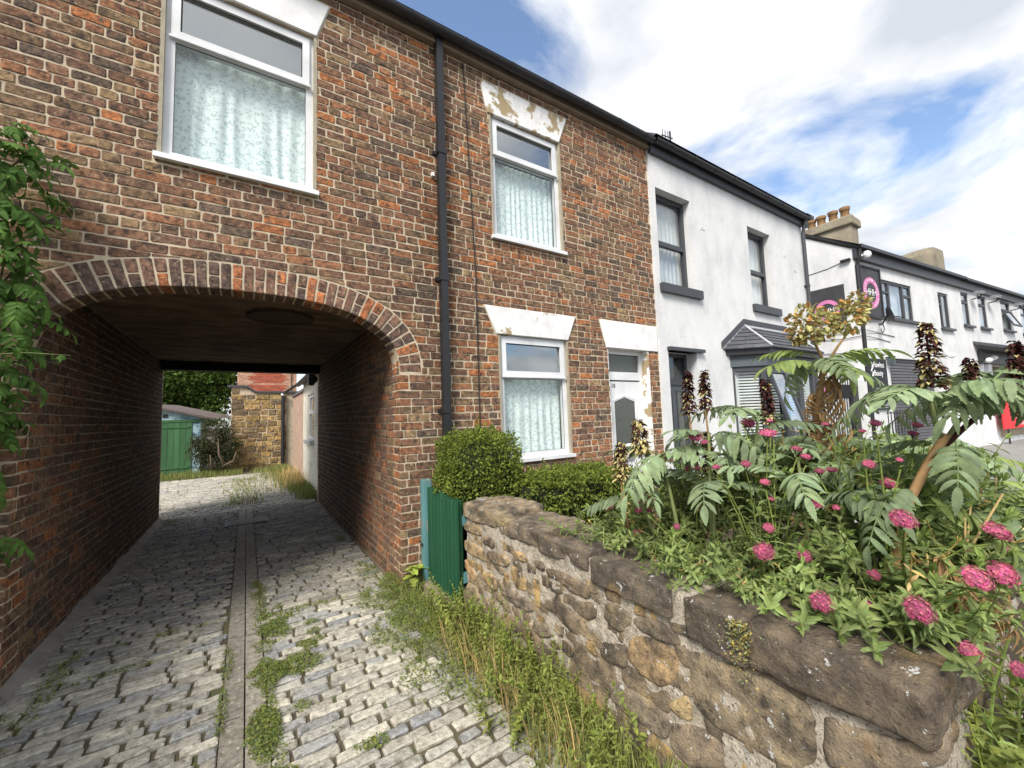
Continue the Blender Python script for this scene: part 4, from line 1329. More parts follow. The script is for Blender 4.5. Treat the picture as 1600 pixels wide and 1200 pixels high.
for k in range(30):
    if k % 6 == 5:
        continue
    a = 2 * math.pi * k / 30
    F2 = Frame(FB.p(.64 + math.cos(a) * .37, 4.69 + math.sin(a) * .37, .069), FB.U * -math.sin(a) + Vector((0, 0, 1)) * math.cos(a), FB.U * math.cos(a) + Vector((0, 0, 1)) * math.sin(a), FB.N)
    q = MB(); q.fbox(F2, -.02, .015, -.02, .02, 0, .003); q.build('ring_mark', 'sign_white', sg)
bb = thing('menu_board', FB.p(.5, 1.45, .02), 'tall black notice board with white lettering by the salon shutter', 'sign')
q = MB(); q.fbox(FB, .10, 1.10, 1.44, 2.84, .01, .05); q.build('panel', 'sign_board', bb)
for s, v, sz, mt_, al in (('Flawless', 2.67, .22, 'sign_white', 0), ('Beauty', 2.44, .22, 'sign_white', 0), ('C', 2.22, .22, 'sign_white', 0)):
    text(bb, s, FB, .36, v, sz, mt_, align='LEFT', n=.052, sx=.82)
for v, w, mt_ in ((2.02, .5, 'sign_grey'), (1.91, .33, 'sign_grey'), (1.80, .42, 'sign_white'), (1.70, .36, 'sign_grey'), (1.50, .8, 'sign_grey')):
    q = MB()
    u = .36 if w < .7 else .2
    e = u + w
    while u < e:
        l = R.uniform(.02, .05); q.fbox(FB, u, u + l, v - .016, v + .016, .05, .053); u += l + .016
    q.build('small_print', mt_, bb)
q = MB()
for k in range(11):
    if k != 5:
        q.fbox(FB, .19 + k * .075, .245 + k * .075, 1.54, 1.63, .05, .053)
q.build('number_line', 'sign_grey', bb)
q = MB()
P_ = [(.22, 2.76), (.30, 2.66), (.27, 2.56), (.20, 2.50), (.30, 2.46), (.27, 2.38), (.22, 2.30), (.29, 2.20)]
q.tube([FB.p(u, v, .053) for u, v in P_], [.006, .022, .018, .008, .026, .02, .016, .006], 6); q.build('figure_motif', 'sign_white', bb)
lm = thing('wall_lantern', FB.p(1.28, 2.8, 0), 'small wall light with a white cap beside the notice board', 'lamp')
q = MB(); q.fbox(FB, 1.20, 1.36, 2.92, 3.02, 0, .22); q.build('cap', 'white_paint', lm)
q = MB(); q.fbox(FB, 1.23, 1.33, 2.68, 2.92, .04, .18); q.build('lamp_body', 'bay_cladding', lm)
for k, (u, z_) in enumerate(((4.9, 3.05), (8.15, 3.0), (8.6, 3.1))):
    t_ = thing('globe_lamp', FB.p(u, z_ - .1, .1), ('round white globe lamp beside the salon shutter', 'round white globe lamp at the corner of the shop canopy', 'larger round white globe lamp under the shop canopy')[k], 'lamp')
    q = MB(); q.lathe(FB.p(u, z_, .28), [(.02, -.09), (.07, -.06), (.10 + .03 * (k == 2), 0), (.07, .07), (.02, .09)], 14); q.build('globe', 'white_paint', t_, True)
    q = MB(); q.tube([FB.p(u, z_, 0), FB.p(u, z_, .2)], .02, 6); q.build('bracket', 'iron', t_)
ra = MB()
for k in range(9):
    u = .1 + k * .17
    ra.tube([FB.p(u, 0, .35), FB.p(u, 1.40, .35)], .011, 5)
ra.tube([FB.p(.05, 1.36, .35), FB.p(1.55, 1.36, .35)], .016, 5); ra.tube([FB.p(.05, .15, .35), FB.p(1.55, .15, .35)], .016, 5)
rt = thing('iron_railing', FB.p(.8, 0, .35), 'low black iron railing in front of the notice board', 'railing')
ra.build('bars', 'iron', rt)
# dark panel on the gable and the alley gate
FG = Frame((13.9, 5.2, 0), (0, -1, 0), (0, 0, 1), (-1, 0, 0))
gs = thing('gable_sign', (13.86, 4.75, 4.0), 'black sign with a pink crown of a ring on the gable facing the alley', 'sign')
q = MB(); q.fbox(FG, .02, .93, 3.95, 4.96, .01, .05); q.build('panel', 'sign_black', gs)
q = MB(); ring(q, FG, .50, 4.30, .20, .30, .05, .058); q.build('pink_ring', 'sign_pink', gs)
text(gs, 'HHH', FG, .50, 4.30, .17, 'sign_white', n=.053)
q = MB(); q.tube([(13.89, 5.2, 5.45), (13.89, 4.6, 5.5), (13.88, 4.25, 5.58)], .008, 5); q.build('cable', 'iron', fbd)
q = MB(); q.box(13.80, 13.89, 4.06, 4.28, 5.56, 5.62); q.build('vent_cowl', 'iron', fbd)
ga = thing('alley_gate', (12.3, 4.15, 0), 'black iron gate with spiked bars and white boards across the alley', 'gate')
q = MB(); q.box(11.40, 13.25, 4.13, 4.17, 1.78, 2.13); q.build('top_panel', 'iron', ga)
for k in range(12):
    x = 11.45 + k * .152
    q = MB(); q.tube([(x, 4.11, .05), (x, 4.11, 2.26)], .012, 6); q.lathe((x, 4.11, 2.24), [(.012, 0), (.03, .03), (.002, .10)], 6); q.build('bar', 'iron', ga)
for k in range(11):
    x = 11.45 + k * .152
    q = MB(); q.box(x + .006, x + .146, 4.15, 4.17, .08, 1.78); q.build('board', 'white_paint', ga)
q = MB(); q.box(13.22, 13.62, 4.10, 4.19, 0, 2.1); q.build('gate_post', 'iron', ga)
q = MB(); q.box(10.70, 11.40, 4.12, 4.18, 0, 2.15); q.build('side_panel', 'grey_plastic', ga)
FGt = Frame((11.65, 4.125, 2.0), (1, 0, 0), (0, 0, 1), (0, -1, 0))
q = MB(); ring(q, FGt, 0, 0, .075, .135, 0, .012); q.build('pink_ring', 'sign_pink', ga)
q = MB(); q.fbox(FGt, -.08, .08, -.018, .018, 0, .01); q.build('sign_bar', 'sign_white', ga)
q = MB(); q.box(13.62, 13.885, 3.98, 4.25, -.03, 2.25); tag(q.build('gate_pier', 'white_render', ga))
# chimneys
c1 = thing('chimney_stack', (14.2, 4.75, 5.9), 'rendered chimney stack with four clay pots above the salon gable', 'chimney')
vs, fs = rounded_block(13.98, 14.55, 4.02, 5.20, 5.90, 6.62, .02, 5, .01, 3); q = MB(); q.add(vs, fs); q.build('stack', 'chimney_render', c1)
vs, fs = rounded_block(13.90, 14.63, 3.95, 5.28, 6.60, 6.86, .04, 5, .012, 3); q = MB(); q.add(vs, fs); q.build('capping', 'chimney_render', c1)
for k, y in enumerate((4.18, 4.46, 4.75, 5.0)):
    q = MB(); h = (.36, .36, .34, .32)[k]
    q.lathe((14.2, y, 6.84), [(.13, 0), (.105, .06), (.10, h * .72), (.125, h * .76), (.115, h * .82), (.135, h * .95), (.12, h), (.08, h), (.08, h - .1)], 14)
    q.build('chimney_pot', 'clay_pot', c1, True)
CH2 = (8.1, 7.3, 0.5)
c2 = thing('chimney_stack', FB.p(7.6, 5.9, -.9), 'plain broad rendered chimney stack further along the salon roof', 'chimney')
vs, fs = rounded_block(0, 1.05, 0, 4.2, 0, 2.3, .14, 6, .02, 2)
q = MB(); q.add([FB.p(CH2[0] - 1.05 + x, 5.6 + z * (CH2[1] - 5.6) / 2.3, -CH2[2] - y * .27) for x, y, z in vs], fs); q.build('stack', 'chimney_render', c2)
q = MB(); q.tube([FB.p(CH2[0] + .02, 6.9, -CH2[2] - .3), FB.p(CH2[0] + .3, 7.0, -CH2[2] - .3)], .03, 5); q.build('aerial_bracket', 'iron', c2)
# red notice on the street railing
rs = thing('red_notice', FB.p(10.8, 0, 1.2), 'red notice board with white capitals reading please keep clear', 'sign')
FR = Frame(FB.p(10.6, 0, .30), FB.U, (0, 0, 1), FB.N)
q = MB(); q.fbox(FR, -2.0, 2.0, .55, 1.60, 0, .03); q.build('panel', 'sign_red', rs)
text(rs, 'PLEASE', FR, 0.15, 1.42, .30, 'sign_white', n=.034, sx=1.7)
text(rs, 'KEEP CLEAR', FR, 0.35, 1.17, .29, 'sign_white', n=.034, sx=1.55)
text(rs, 'AS ACCESS REQUIRED', FR, 0.3, .97, .155, 'sign_white', n=.034, sx=1.5)
text(rs, 'AT ALL TIMES', FR, 0.3, .83, .15, 'sign_white', n=.034, sx=1.5)
text(rs, 'THANK YOU', FR, 0.35, .69, .14, 'sign_white', n=.034, sx=1.5)
for u in (-1.55, 1.55):
    q = MB(); q.fbox(FR, u - .05, u + .05, -.05, .56, 0, .028); q.build('post', 'iron', rs)

# ------------------------------------------------------------------ back yard seen through the passage
def laid_wall(parent, F, u0, u1, ztop, hmin, hmax, lmin, lmax, tints, material, name, limit=300):
    items = []
    z = 0.0
    zmax = max(ztop(u0), ztop(u1), ztop((u0 + u1) / 2))
    while z < zmax - .05:
        h = R.uniform(hmin, hmax); u = u0
        while u < u1:
            l = R.uniform(lmin, lmax)
            b_ = min(u + l, u1)
            if b_ - u > .08 and z + h < ztop((u + b_) / 2):
                e = lambda: R.uniform(-.018, .018)
                poly = [(u + .012 + e() * .4, z + .012 + e()), (b_ - .012 + e() * .4, z + .012 + e()), (b_ - .012 + e() * .4, z + h - .012 + e()), (u + .012 + e() * .4, z + h - .012 + e())]
                v_, f_ = slab_geo(F, poly, R.uniform(.012, .035), .05, .02, .006, .04)
                t = pick(tints); k_ = R.uniform(.8, 1.2)
                items.append((v_, f_, [F.p(*p_, .02) for p_ in poly], tuple(c * k_ for c in t)))
            u = b_
        z += h
    pieces(parent, name, items, material, limit)
ob = thing('stone_outbuilding', (.4, 18.3, 0), 'honey coloured rubble stone outbuilding wall at the end of the yard', 'outbuilding')
FO = Frame((-.48, 18.0, 0), (1, 0, 0), (0, 0, 1), (0, -1, 0))
tz = lambda u: 3.0 if u < .42 else (2.78 if u > .65 else 2.9)
q = MB(); q.fbox(FO, 0, 2.3, -.05, 2.80, -3, 0); q.fbox(FO, 0, .45, 2.8, 3.02, -3, 0); q.fprism(FO, [(.45, 2.8), (.72, 2.8), (.45, 3.02)], -3, 0); q.build('wall', 'mortar', ob)
laid_wall(ob, FO, 0, 1.78, tz, .12, .24, .22, .55, [((.42, .30, .14), 4), ((.30, .22, .12), 3), ((.22, .17, .11), 2), ((.48, .36, .19), 2)], 'sandstone', 'stone')
q = MB(); q.fbox(FO, -.12, .46, 3.02, 3.09, -.3, .08); q.fprism(FO, [(.46, 3.03), (.74, 2.81), (.76, 2.87), (.48, 3.09)], -.3, .08); q.fbox(FO, .74, 2.3, 2.81, 2.87, -.3, .08); q.build('coping', 'slate', ob)
dp2 = MB(); dp2.tube([(1.16, 17.88, 2.72), (1.16, 17.88, .1)], .06, 8); dp2.build('downpipe', 'black_plastic', ob)
q = MB(); q.tube([(1.16, 17.88, 2.72), (1.2, 17.8, 2.80), (1.5, 16.2, 3.0), (1.62, 14, 3.05)], .05, 8); q.build('waste_pipe', 'black_plastic', ob)
q = MB(); q.lathe((1.16, 17.88, 2.70), [(.075, 0), (.08, .05), (.03, .09)], 10); q.build('pipe_cap', 'white_paint', ob)
# rear extension of the brick house, rendered, on the right of the yard
rx = thing('rear_extension', (1.9, 12, 0), 'cream rendered rear extension with a white window beside the yard', 'building')
FX = Frame((1.34, 9.62, 0), (0, 1, 0), (0, 0, 1), (-1, 0, 0))
WXN = (1.12, 2.32, 1.20, 2.34)
q = MB(); wall_cells(q, Frame((1.34, 9.62, 0), (0, 1, 0), (0, 0, 1), (-1, 0, 0)), 0.0, 3.3, -.05, 2.72, [WXN], -.25, 0.0); q.build('wall', 'cream_render', rx)
q = MB(); bars(q, FX, *WXN, .08, -.1, -.03); q.fbox(FX, WXN[0] + .08, WXN[1] - .08, 1.85, 1.93, -.1, -.03); wx = q.build('window', 'upvc', rx)
pane(wx, FX, WXN[0] + .08, WXN[1] - .08, 1.28, 1.85, -.06); pane(wx, FX, WXN[0] + .08, WXN[1] - .08, 1.93, 2.26, -.06); room(wx, FX, WXN[0], WXN[1], WXN[2], WXN[3], -.11, .8)
q = MB(); q.fbox(FX, WXN[0] - .06, WXN[1] + .06, 1.10, 1.20, -.05, .10); q.build('sill', 'upvc', wx)
q = MB(); q.box(1.22, 3, 9.62, 13.1, 2.72, 2.80); q.build('roof', 'slate', rx)
q = MB(); q.box(1.62, 2.2, 12.93, 13.25, -.05, 2.45); q.build('recess', 'dark_room', rx)
q = MB(); q.box(1.40, 2.4, 13.25, 16.6, -.05, 2.55); q.build('lean_to_wall', 'pink_render', rx)
q = MB(); q.box(1.36, 2.4, 13.2, 16.7, 2.55, 2.63); q.build('lean_to_roof', 'felt_roof', rx)
q = MB(); q.tube([(1.20, 9.8, 2.74), (1.20, 12.9, 2.70)], .06, 8); q.tube([(1.18, 9.95, 2.45), (1.18, 9.95, 3.3)], .07, 8); q.tube([(1.18, 9.95, 2.5), (1.30, 10.2, 2.62)], .07, 8); q.build('rain_hopper', 'black_plastic', rx)
# red brick house behind
rb = thing('red_brick_house', (.8, 28, 0), 'red brick house with pale brick quoins behind the stone outbuilding', 'house')
FRB = Frame((-.46, 27.0, 0), (1, 0, 0), (0, 0, 1), (0, -1, 0))
mat('red_brick', (0.40, 0.10, 0.055), 0.9, nscale=8, tint=True); mat('pale_brick', (0.50, 0.30, 0.20), 0.9, nscale=8, tint=True); mat('pale_mortar', (0.45, 0.33, 0.26), 0.95)
q = MB(); q.fbox(FRB, 0, 2.9, 0, 6.5, -6, 0); q.build('wall', 'pale_mortar', rb)
rr_, pr = MB(), MB()
z, k = 2.6, 0
while z < 5.4:
    u = -.12 if k % 2 else 0
    while u < 2.85:
        a, b = max(u + .006, 0), min(u + .234, 2.9)
        edge = .62 if (k // 3) % 2 else .42
        tgt = pr if (a < edge or b > 2.9 - edge or k % 16 == 15) else rr_
        if b - a > .05:
            v_, f_ = slab_geo(FRB, [(a, z), (b, z), (b, z + .072), (a, z + .072)], .01, .02, .005, .001)
            t = R.uniform(.75, 1.25); tgt.add(v_, f_, (t, t, t))
        u += .24
    z += .084; k += 1
tag(rr_.build('red_bricks', 'red_brick', rb), kind='stuff'); tag(pr.build('pale_bricks', 'pale_brick', rb), kind='stuff')
q = MB(); q.add([(-.8, 26.7, 6.5), (2.9, 26.7, 6.5), (2.9, 30, 8.6), (-.8, 30, 8.6)], [(0, 1, 2, 3)]); q.build('roof', 'slate', rb)
q = MB(); q.tube([(2.1, 26.93, 2.6), (2.1, 26.93, 6.4)], .05, 6); q.build('downpipe', 'pink_render', rb)
# shed
sh = thing('garden_shed', (-2.6, 18.5, 0), 'old timber shed with green plank doors and pale blue boards', 'shed')
FS = Frame((-4.2, 18.0, 0), (1, 0, 0), (0, 0, 1), (0, -1, 0))
q = MB(); q.fbox(FS, 0, 2.85, 0, 1.86, -2.6, -.02); q.fprism(FS, [(0, 1.86), (2.85, 1.86), (2.85, 1.92), (1.4, 2.34), (0, 2.30)], -2.6, 0); q.build('wall', 'shed_blue', sh)
for k in range(10):
    u = 1.0 + k * .161
    q = MB(); t = R.uniform(.8, 1.2); q.tint = (t, t, t); q.fbox(FS, u + .004, u + .157, .04, 1.80, -.02, .012 + R.uniform(0, .006)); q.build('door_plank', 'shed_green', sh)
q = MB(); q.fbox(FS, 1.75, 2.55, 1.60, 1.66, .018, .034); q.fbox(FS, 1.75, 2.55, .22, .28, .018, .034); q.build('door_ledge', 'shed_green', sh)
q = MB(); q.fbox(FS, .9, 2.9, 1.80, 1.88, -.01, .03); q.build('door_head', 'shed_green', sh)
q = MB(); q.fbox(FS, 1.82, 1.96, 1.96, 2.08, 0, .02); q.build('vent', 'iron', sh)
q = MB(); q.add([FS.p(-.2, 2.40, .15), FS.p(1.3, 2.44, .15), FS.p(3.25, 1.90, .15), FS.p(-.2, 2.50, -2.8), FS.p(1.9, 2.50, -2.8), FS.p(3.9, 1.97, -2.8),
                FS.p(-.2, 2.33, .15), FS.p(1.3, 2.37, .15), FS.p(3.25, 1.83, .15)], [(0, 1, 4, 3), (1, 2, 5, 4), (0, 6, 7, 1), (1, 7, 8, 2)]); q.build('roof', 'felt_roof', sh)

# ------------------------------------------------------------------ rubble garden wall
gw = thing('stone_garden_wall', (1.75, 1.8, 0), 'rubble sandstone garden wall with heavy dark coping stones along the drive', 'wall')
FWL = Frame((1.55, 0, 0), (0, -1, 0), (0, 0, 1), (-1, 0, 0))
nu, nv = 150, 48
vs, fs = [], []
for j in range(nv + 1):
    for i in range(nu + 1):
        y = 0.40 + 2.80 * i / nu; z = -0.05 + 0.90 * j / nv
        d = 0.010 * noise.fractal(Vector((y * 9, z * 9, 4)), 0.9, 2, 4) + 0.012 * noise.noise(Vector((y * 3, z * 3, 8)))
        e_ = max(0, (0.46 - y) / 0.06); d -= 0.03 * e_ * e_
        e_ = max(0, (y - 3.14) / 0.06); d -= 0.03 * e_ * e_
        vs.append((1.55 - d, y, z))
for j in range(nv):
    for i in range(nu):
        a = j * (nu + 1) + i
        fs.append((a, a + nu + 1, a + nu + 2, a + 1))
q = MB(); q.add(vs, fs)
q.build('mortar_face', 'rubble_mortar', gw)
vs, fs = rounded_block(1.56, 1.96, 0.385, 3.19, -.05, .83, .05, 14, .015, 5)
q = MB(); q.add(vs, fs); q.build('wall_core', 'rubble_mortar', gw, True)
ST = [
    ((0.3, 0.22, 0.13), [(3.156, 0.872), (2.982, 0.915), (2.843, 0.915), (2.827, 0.872), (2.917, 0.819), (3.051, 0.803), (3.159, 0.817)]),
    ((0.3, 0.22, 0.13), [(3.163, 0.747), (2.99, 0.772), (2.872, 0.759), (2.884, 0.711), (3.016, 0.691), (3.166, 0.698)]),
    ((0.22, 0.165, 0.115), [(2.865, 0.715), (2.708, 0.724), (2.702, 0.664), (2.803, 0.649), (2.876, 0.676)]),
    ((0.34, 0.25, 0.13), [(3.171, 0.609), (2.979, 0.616), (2.806, 0.586), (2.81, 0.532), (2.985, 0.512), (3.175, 0.539)]),
    ((0.27, 0.2, 0.13), [(2.795, 0.615), (2.56, 0.649), (2.483, 0.62), (2.533, 0.574), (2.683, 0.549), (2.79, 0.555)]),
    ((0.38, 0.23, 0.1), [(3.18, 0.451), (3.073, 0.422), (2.983, 0.374), (3.006, 0.325), (3.099, 0.339), (3.184, 0.391)]),
    ((0.4, 0.28, 0.12), [(2.891, 0.437), (2.741, 0.464), (2.666, 0.418), (2.678, 0.364), (2.784, 0.355), (2.875, 0.388)]),
    ((0.46, 0.31, 0.11), [(2.469, 0.592), (2.364, 0.606), (2.284, 0.545), (2.288, 0.491), (2.403, 0.461), (2.474, 0.518)]),
    ((0.34, 0.23, 0.11), [(2.447, 0.702), (2.343, 0.721), (2.261, 0.688), (2.276, 0.669), (2.42, 0.653)]),
    ((0.17, 0.13, 0.1), [(2.194, 0.706), (2.104, 0.723), (2.081, 0.701), (2.096, 0.668), (2.17, 0.676)]),
    ((0.48, 0.32, 0.1), [(2.201, 0.593), (2.138, 0.591), (2.131, 0.514), (2.135, 0.44), (2.186, 0.437), (2.206, 0.518)]),
    ((0.18, 0.14, 0.1), [(2.058, 0.693), (1.921, 0.712), (1.787, 0.706), (1.693, 0.692), (1.706, 0.644), (1.793, 0.627), (1.914, 0.647), (2.037, 0.657)]),
    ((0.22, 0.18, 0.15), [(2.624, 0.414), (2.434, 0.435), (2.251, 0.436), (2.227, 0.392), (2.296, 0.36), (2.47, 0.344), (2.61, 0.369)]),
    ((0.19, 0.15, 0.11), [(2.083, 0.494), (1.987, 0.541), (1.869, 0.536), (1.782, 0.504), (1.787, 0.419), (1.878, 0.415), (1.972, 0.445), (2.073, 0.462)]),
    ((0.2, 0.17, 0.12), [(1.573, 0.66), (1.491, 0.683), (1.41, 0.668), (1.413, 0.623), (1.469, 0.567), (1.54, 0.562), (1.586, 0.596)]),
    ((0.32, 0.26, 0.17), [(3.289, 0.134), (3.124, 0.284), (2.979, 0.283), (2.963, 0.206), (3.113, 0.108), (3.269, 0.092)]),
    ((0.34, 0.26, 0.17), [(2.923, 0.22), (2.716, 0.3), (2.669, 0.223), (2.708, 0.15), (2.834, 0.128)]),
    ((0.32, 0.22, 0.14), [(2.637, 0.21), (2.444, 0.282), (2.331, 0.249), (2.335, 0.187), (2.515, 0.112), (2.624, 0.149)]),
    ((0.21, 0.17, 0.13), [(2.219, 0.33), (2.092, 0.357), (2.037, 0.31), (2.148, 0.257), (2.249, 0.266)]),
    ((0.24, 0.2, 0.12), [(2.68, 0.886), (2.543, 0.928), (2.497, 0.887), (2.548, 0.835), (2.666, 0.828)]),
    ((0.2, 0.16, 0.11), [(1.825, 0.584), (1.698, 0.622), (1.653, 0.619), (1.648, 0.567), (1.705, 0.527), (1.819, 0.535)]),
    ((0.4, 0.27, 0.13), [(1.426, 0.552), (1.318, 0.602), (1.169, 0.6), (1.177, 0.49), (1.267, 0.415), (1.371, 0.425), (1.432, 0.461)]),
    ((0.2, 0.16, 0.115), [(1.596, 0.469), (1.451, 0.508), (1.451, 0.409), (1.554, 0.372), (1.635, 0.393)]),
    ((0.17, 0.14, 0.11), [(1.397, 0.651), (1.297, 0.699), (1.163, 0.681), (1.154, 0.636), (1.252, 0.614), (1.371, 0.617)]),
    ((0.24, 0.2, 0.155), [(1.559, 0.301), (1.311, 0.331), (1.214, 0.305), (1.258, 0.201), (1.416, 0.19), (1.55, 0.203)]),
    ((0.25, 0.2, 0.15), [(1.202, 0.302), (1.099, 0.343), (0.988, 0.355), (0.996, 0.256), (1.145, 0.167), (1.222, 0.203)]),
    ((0.27, 0.22, 0.15), [(1.099, 0.628), (0.979, 0.655), (0.811, 0.676), (0.693, 0.659), (0.669, 0.605), (0.678, 0.498), (0.739, 0.429), (0.831, 0.408), (0.998, 0.407), (1.097, 0.442)]),
    ((0.22, 0.18, 0.14), [(0.627, 0.651), (0.553, 0.658), (0.453, 0.685), (0.373, 0.733), (0.369, 0.67), (0.626, 0.499), (0.64, 0.565)]),
    ((0.4, 0.3, 0.14), [(1.227, 0.363), (1.14, 0.448), (1.114, 0.424), (1.119, 0.356), (1.182, 0.339)]),
]
def ccw(p):
    return p if area(p) > 0 else p[::-1]
placed = []
for i, (t, p) in enumerate(ST):
    g_ = sum(t) / 3; t = tuple((c * .68 + g_ * .32) * 1.42 for c in t)
    p = ccw([(-y, z) for y, z in p])
    placed.append((sum(a[0] for a in p) / len(p), sum(a[1] for a in p) / len(p), max(a[0] for a in p) - min(a[0] for a in p), max(a[1] for a in p) - min(a[1] for a in p)))
    cu_, cv_ = placed[-1][0], placed[-1][1]; p = [(cu_ + (a - cu_) * 1.07, cv_ + (b - cv_) * 1.07) for a, b in p]
    v_, f_ = stone_geo(FWL, p, R.uniform(.010, .018), .06, .012, .009, i * 3.1)
    q = MB(); q.add(v_, f_, t); q.build('wall_stone', 'sandstone', gw, True)
tries = 0
while tries < 5000:
    tries += 1
    w, h = (R.uniform(.20, .36), R.uniform(.10, .17)) if tries < 900 else (R.uniform(.07, .17), R.uniform(.045, .09))
    u, v = -R.uniform(.48, 3.12), R.uniform(.02, .72)
    if any(abs(u - a) < (w + c) / 2 * .84 and abs(v - b) < (h + d) / 2 * .84 for a, b, c, d in placed):
        continue
    placed.append((u, v, w, h))
    sk = R.uniform(-.25, .25); e = lambda k_: R.uniform(-k_, k_)
    p = [(u - w / 2 + e(.018), v - h / 2 + sk * -w / 4 + e(.014)), (u + e(w / 4), v - h / 2 + e(.012)), (u + w / 2 + e(.018), v - h / 2 + sk * w / 4 + e(.014)), (u + w / 2 + e(.018), v + h / 2 + sk * w / 4 + e(.014)), (u + e(w / 4), v + h / 2 + e(.012)), (u - w / 2 + e(.018), v + h / 2 + sk * -w / 4 + e(.014))]
    v_, f_ = stone_geo(FWL, p, R.uniform(.004, .010), .05, .008, .007, tries)
    t = pick([((.32, .27, .20), 3), ((.26, .22, .175), 3), ((.40, .30, .17), 1.5), ((.37, .31, .235), 2)])
    q = MB(); q.add(v_, f_, t); q.build('wall_stone', 'sandstone', gw, True)
FEND = Frame((0, 0.40, 0), (1, 0, 0), (0, 0, 1), (0, -1, 0))
for k in range(14):
    u, v = R.uniform(1.62, 1.92), .06 + (k // 2) * .1
    p = [(u + math.cos(a) * .08 * R.uniform(.8, 1.1), v + math.sin(a) * .045 * R.uniform(.8, 1.1)) for a in [j * math.pi / 4 + .39 for j in range(8)]]
    v_, f_ = stone_geo(FEND, p, .02, .05, .012, .006, k)
    q = MB(); q.add(v_, f_, (.26, .21, .16)); q.build('wall_stone', 'sandstone', gw, True)
COPE = [(3.20, 2.63, .795, .925, 1.535, (.30, .235, .16)), (2.605, 2.145, .79, .895, 1.54, (.235, .19, .145)), (2.125, 1.69, .785, .885, 1.535, (.17, .14, .115)),
        (1.67, 1.175, .745, .872, 1.52, (.155, .13, .11)), (1.105, .86, .70, .858, 1.52, (.16, .13, .105)), (.845, .365, .705, .866, 1.505, (.185, .145, .11))]
for k, (ya, yb, z0, z1, xf, t) in enumerate(COPE):
    t = tuple((c * .6 + sum(t) / 3 * .4) * 1.1 for c in t)
    vs, fs = rounded_block(xf, 1.97 if k < 5 else 2.02, yb, ya, z0, z1, (.026, .014, .012, .010, .012, .028)[k], 24, .013, 8, k * 4.4)
    q = MB(); q.add(vs, fs, t); q.build('coping_stone', 'sandstone', gw, True)
for ya, yb in ((1.18, 1.09), (2.64, 2.60), (2.15, 2.12), (1.70, 1.665)):
    vs, fs = rounded_block(1.55, 1.95, yb, ya, .74, .858, .01, 6, .008, 12, ya); q = MB(); q.add(vs, fs); q.build('coping_mortar', 'rubble_mortar', gw)
q = MB(); q.box(1.66, 1.76, 3.06, 3.18, .90, .935); q.build('slate_packer', 'cement', gw)
# street wall, turning the corner behind the flowers
sw = thing('street_wall', (3.6, .55, 0), 'low stone wall along the street mostly hidden behind pink flowers', 'wall')
vs, fs = rounded_block(2.0, 4.95, .46, .78, -.05, .66, .05, 16, .02, 4); q = MB(); q.add(vs, fs); q.build('mortar_face', 'rubble_mortar', sw, True)
FSW = Frame((0, .46, 0), (1, 0, 0), (0, 0, 1), (0, -1, 0))
for k in range(60):
    u, v = R.uniform(2.1, 4.9), .07 + (k % 6) * .1
    p = [(u + math.cos(a) * R.uniform(.08, .12), v + math.sin(a) * .045 * R.uniform(.8, 1.1)) for a in [j * math.pi / 4 + .39 for j in range(8)]]
    v_, f_ = stone_geo(FSW, p, .022, .05, .012, .006, k); q = MB(); q.add(v_, f_, pick([((.26, .21, .15), 3), ((.19, .16, .13), 2)])); q.build('wall_stone', 'sandstone', sw, True)
x = 2.05
while x < 4.9:
    l = R.uniform(.4, .6); vs, fs = rounded_block(x, min(x + l - .02, 4.95), .42, .82, .64, .80, .04, 10, .012, 6, x); q = MB(); q.add(vs, fs, (.19, .155, .12)); q.build('coping_stone', 'sandstone', sw, True); x += l

# added wall, unseen beyond the left edge, put in to shade the drive
lw_ = thing('shade_wall', (-1.95, 2.4, 0), 'unseen wall added left of the drive to cast shade over the setts', 'wall')
q = MB(); vs, fs = rounded_block(-2.15, -1.85, 1.2, 3.98, -.05, 2.0, .02, 8, .01, 4); q.add(vs, fs); q.build('masonry', 'rubble_mortar', lw_)
q = MB(); vs, fs = rounded_block(-2.2, -1.80, 1.15, 3.98, 2.0, 2.1, .03, 8, .01, 4); q.add(vs, fs, (.2, .16, .12)); q.build('coping', 'sandstone', lw_)

# ------------------------------------------------------------------ gate
gt = thing('corrugated_gate', (1.53, 3.6, 0), 'dark green corrugated metal side gate between the brick house and the stone wall', 'gate')
q = MB(); vs, fs = rounded_block(1.455, 1.545, 3.885, 3.985, -.04, 1.03, .008, 4, .003, 9); q.add(vs, fs); q.build('post', 'blue_paint', gt)
q = MB()
n = 120
prof = []
for i in range(n + 1):
    f = i / n
    y = 3.885 - .70 * f
    ph = (f * 9.0) % 1.0
    d = 0.5 - 0.5 * math.cos(2 * math.pi * ph)
    prof.append((1.492 + .05 * min(1, max(0, d * 1.9 - .45)), y))
ztop = lambda y: .965 + .012 * math.sin(y * 9) - .03 * (3.885 - y) / .7
vs = [(x, y, .07) for x, y in prof] + [(x, y, ztop(y)) for x, y in prof] + [(x + .003, y, .07) for x, y in prof] + [(x + .003, y, ztop(y)) for x, y in prof]
m_ = n + 1
fs = []
for i in range(n):
    fs += [(i, i + 1, m_ + i + 1, m_ + i), (2 * m_ + i, 3 * m_ + i, 3 * m_ + i + 1, 2 * m_ + i + 1), (m_ + i, m_ + i + 1, 3 * m_ + i + 1, 3 * m_ + i)]
q.add(vs, fs); q.build('corrugated_sheet', 'green_metal', gt)
q = MB()
for z in (.25, .72):
    q.box(1.536, 1.575, 3.2, 3.885, z, z + .08)
q.build('rail', 'blue_paint', gt)
q = MB(); q.tube([(1.452, 3.935, .42), (1.445, 3.935, .40)], .018, 8); q.build('latch_hole', 'seal', gt)
lg = thing('weathered_timber', (1.47, 3.5, 0), 'weathered grey timber sleeper lying at the foot of the green gate', 'timber')
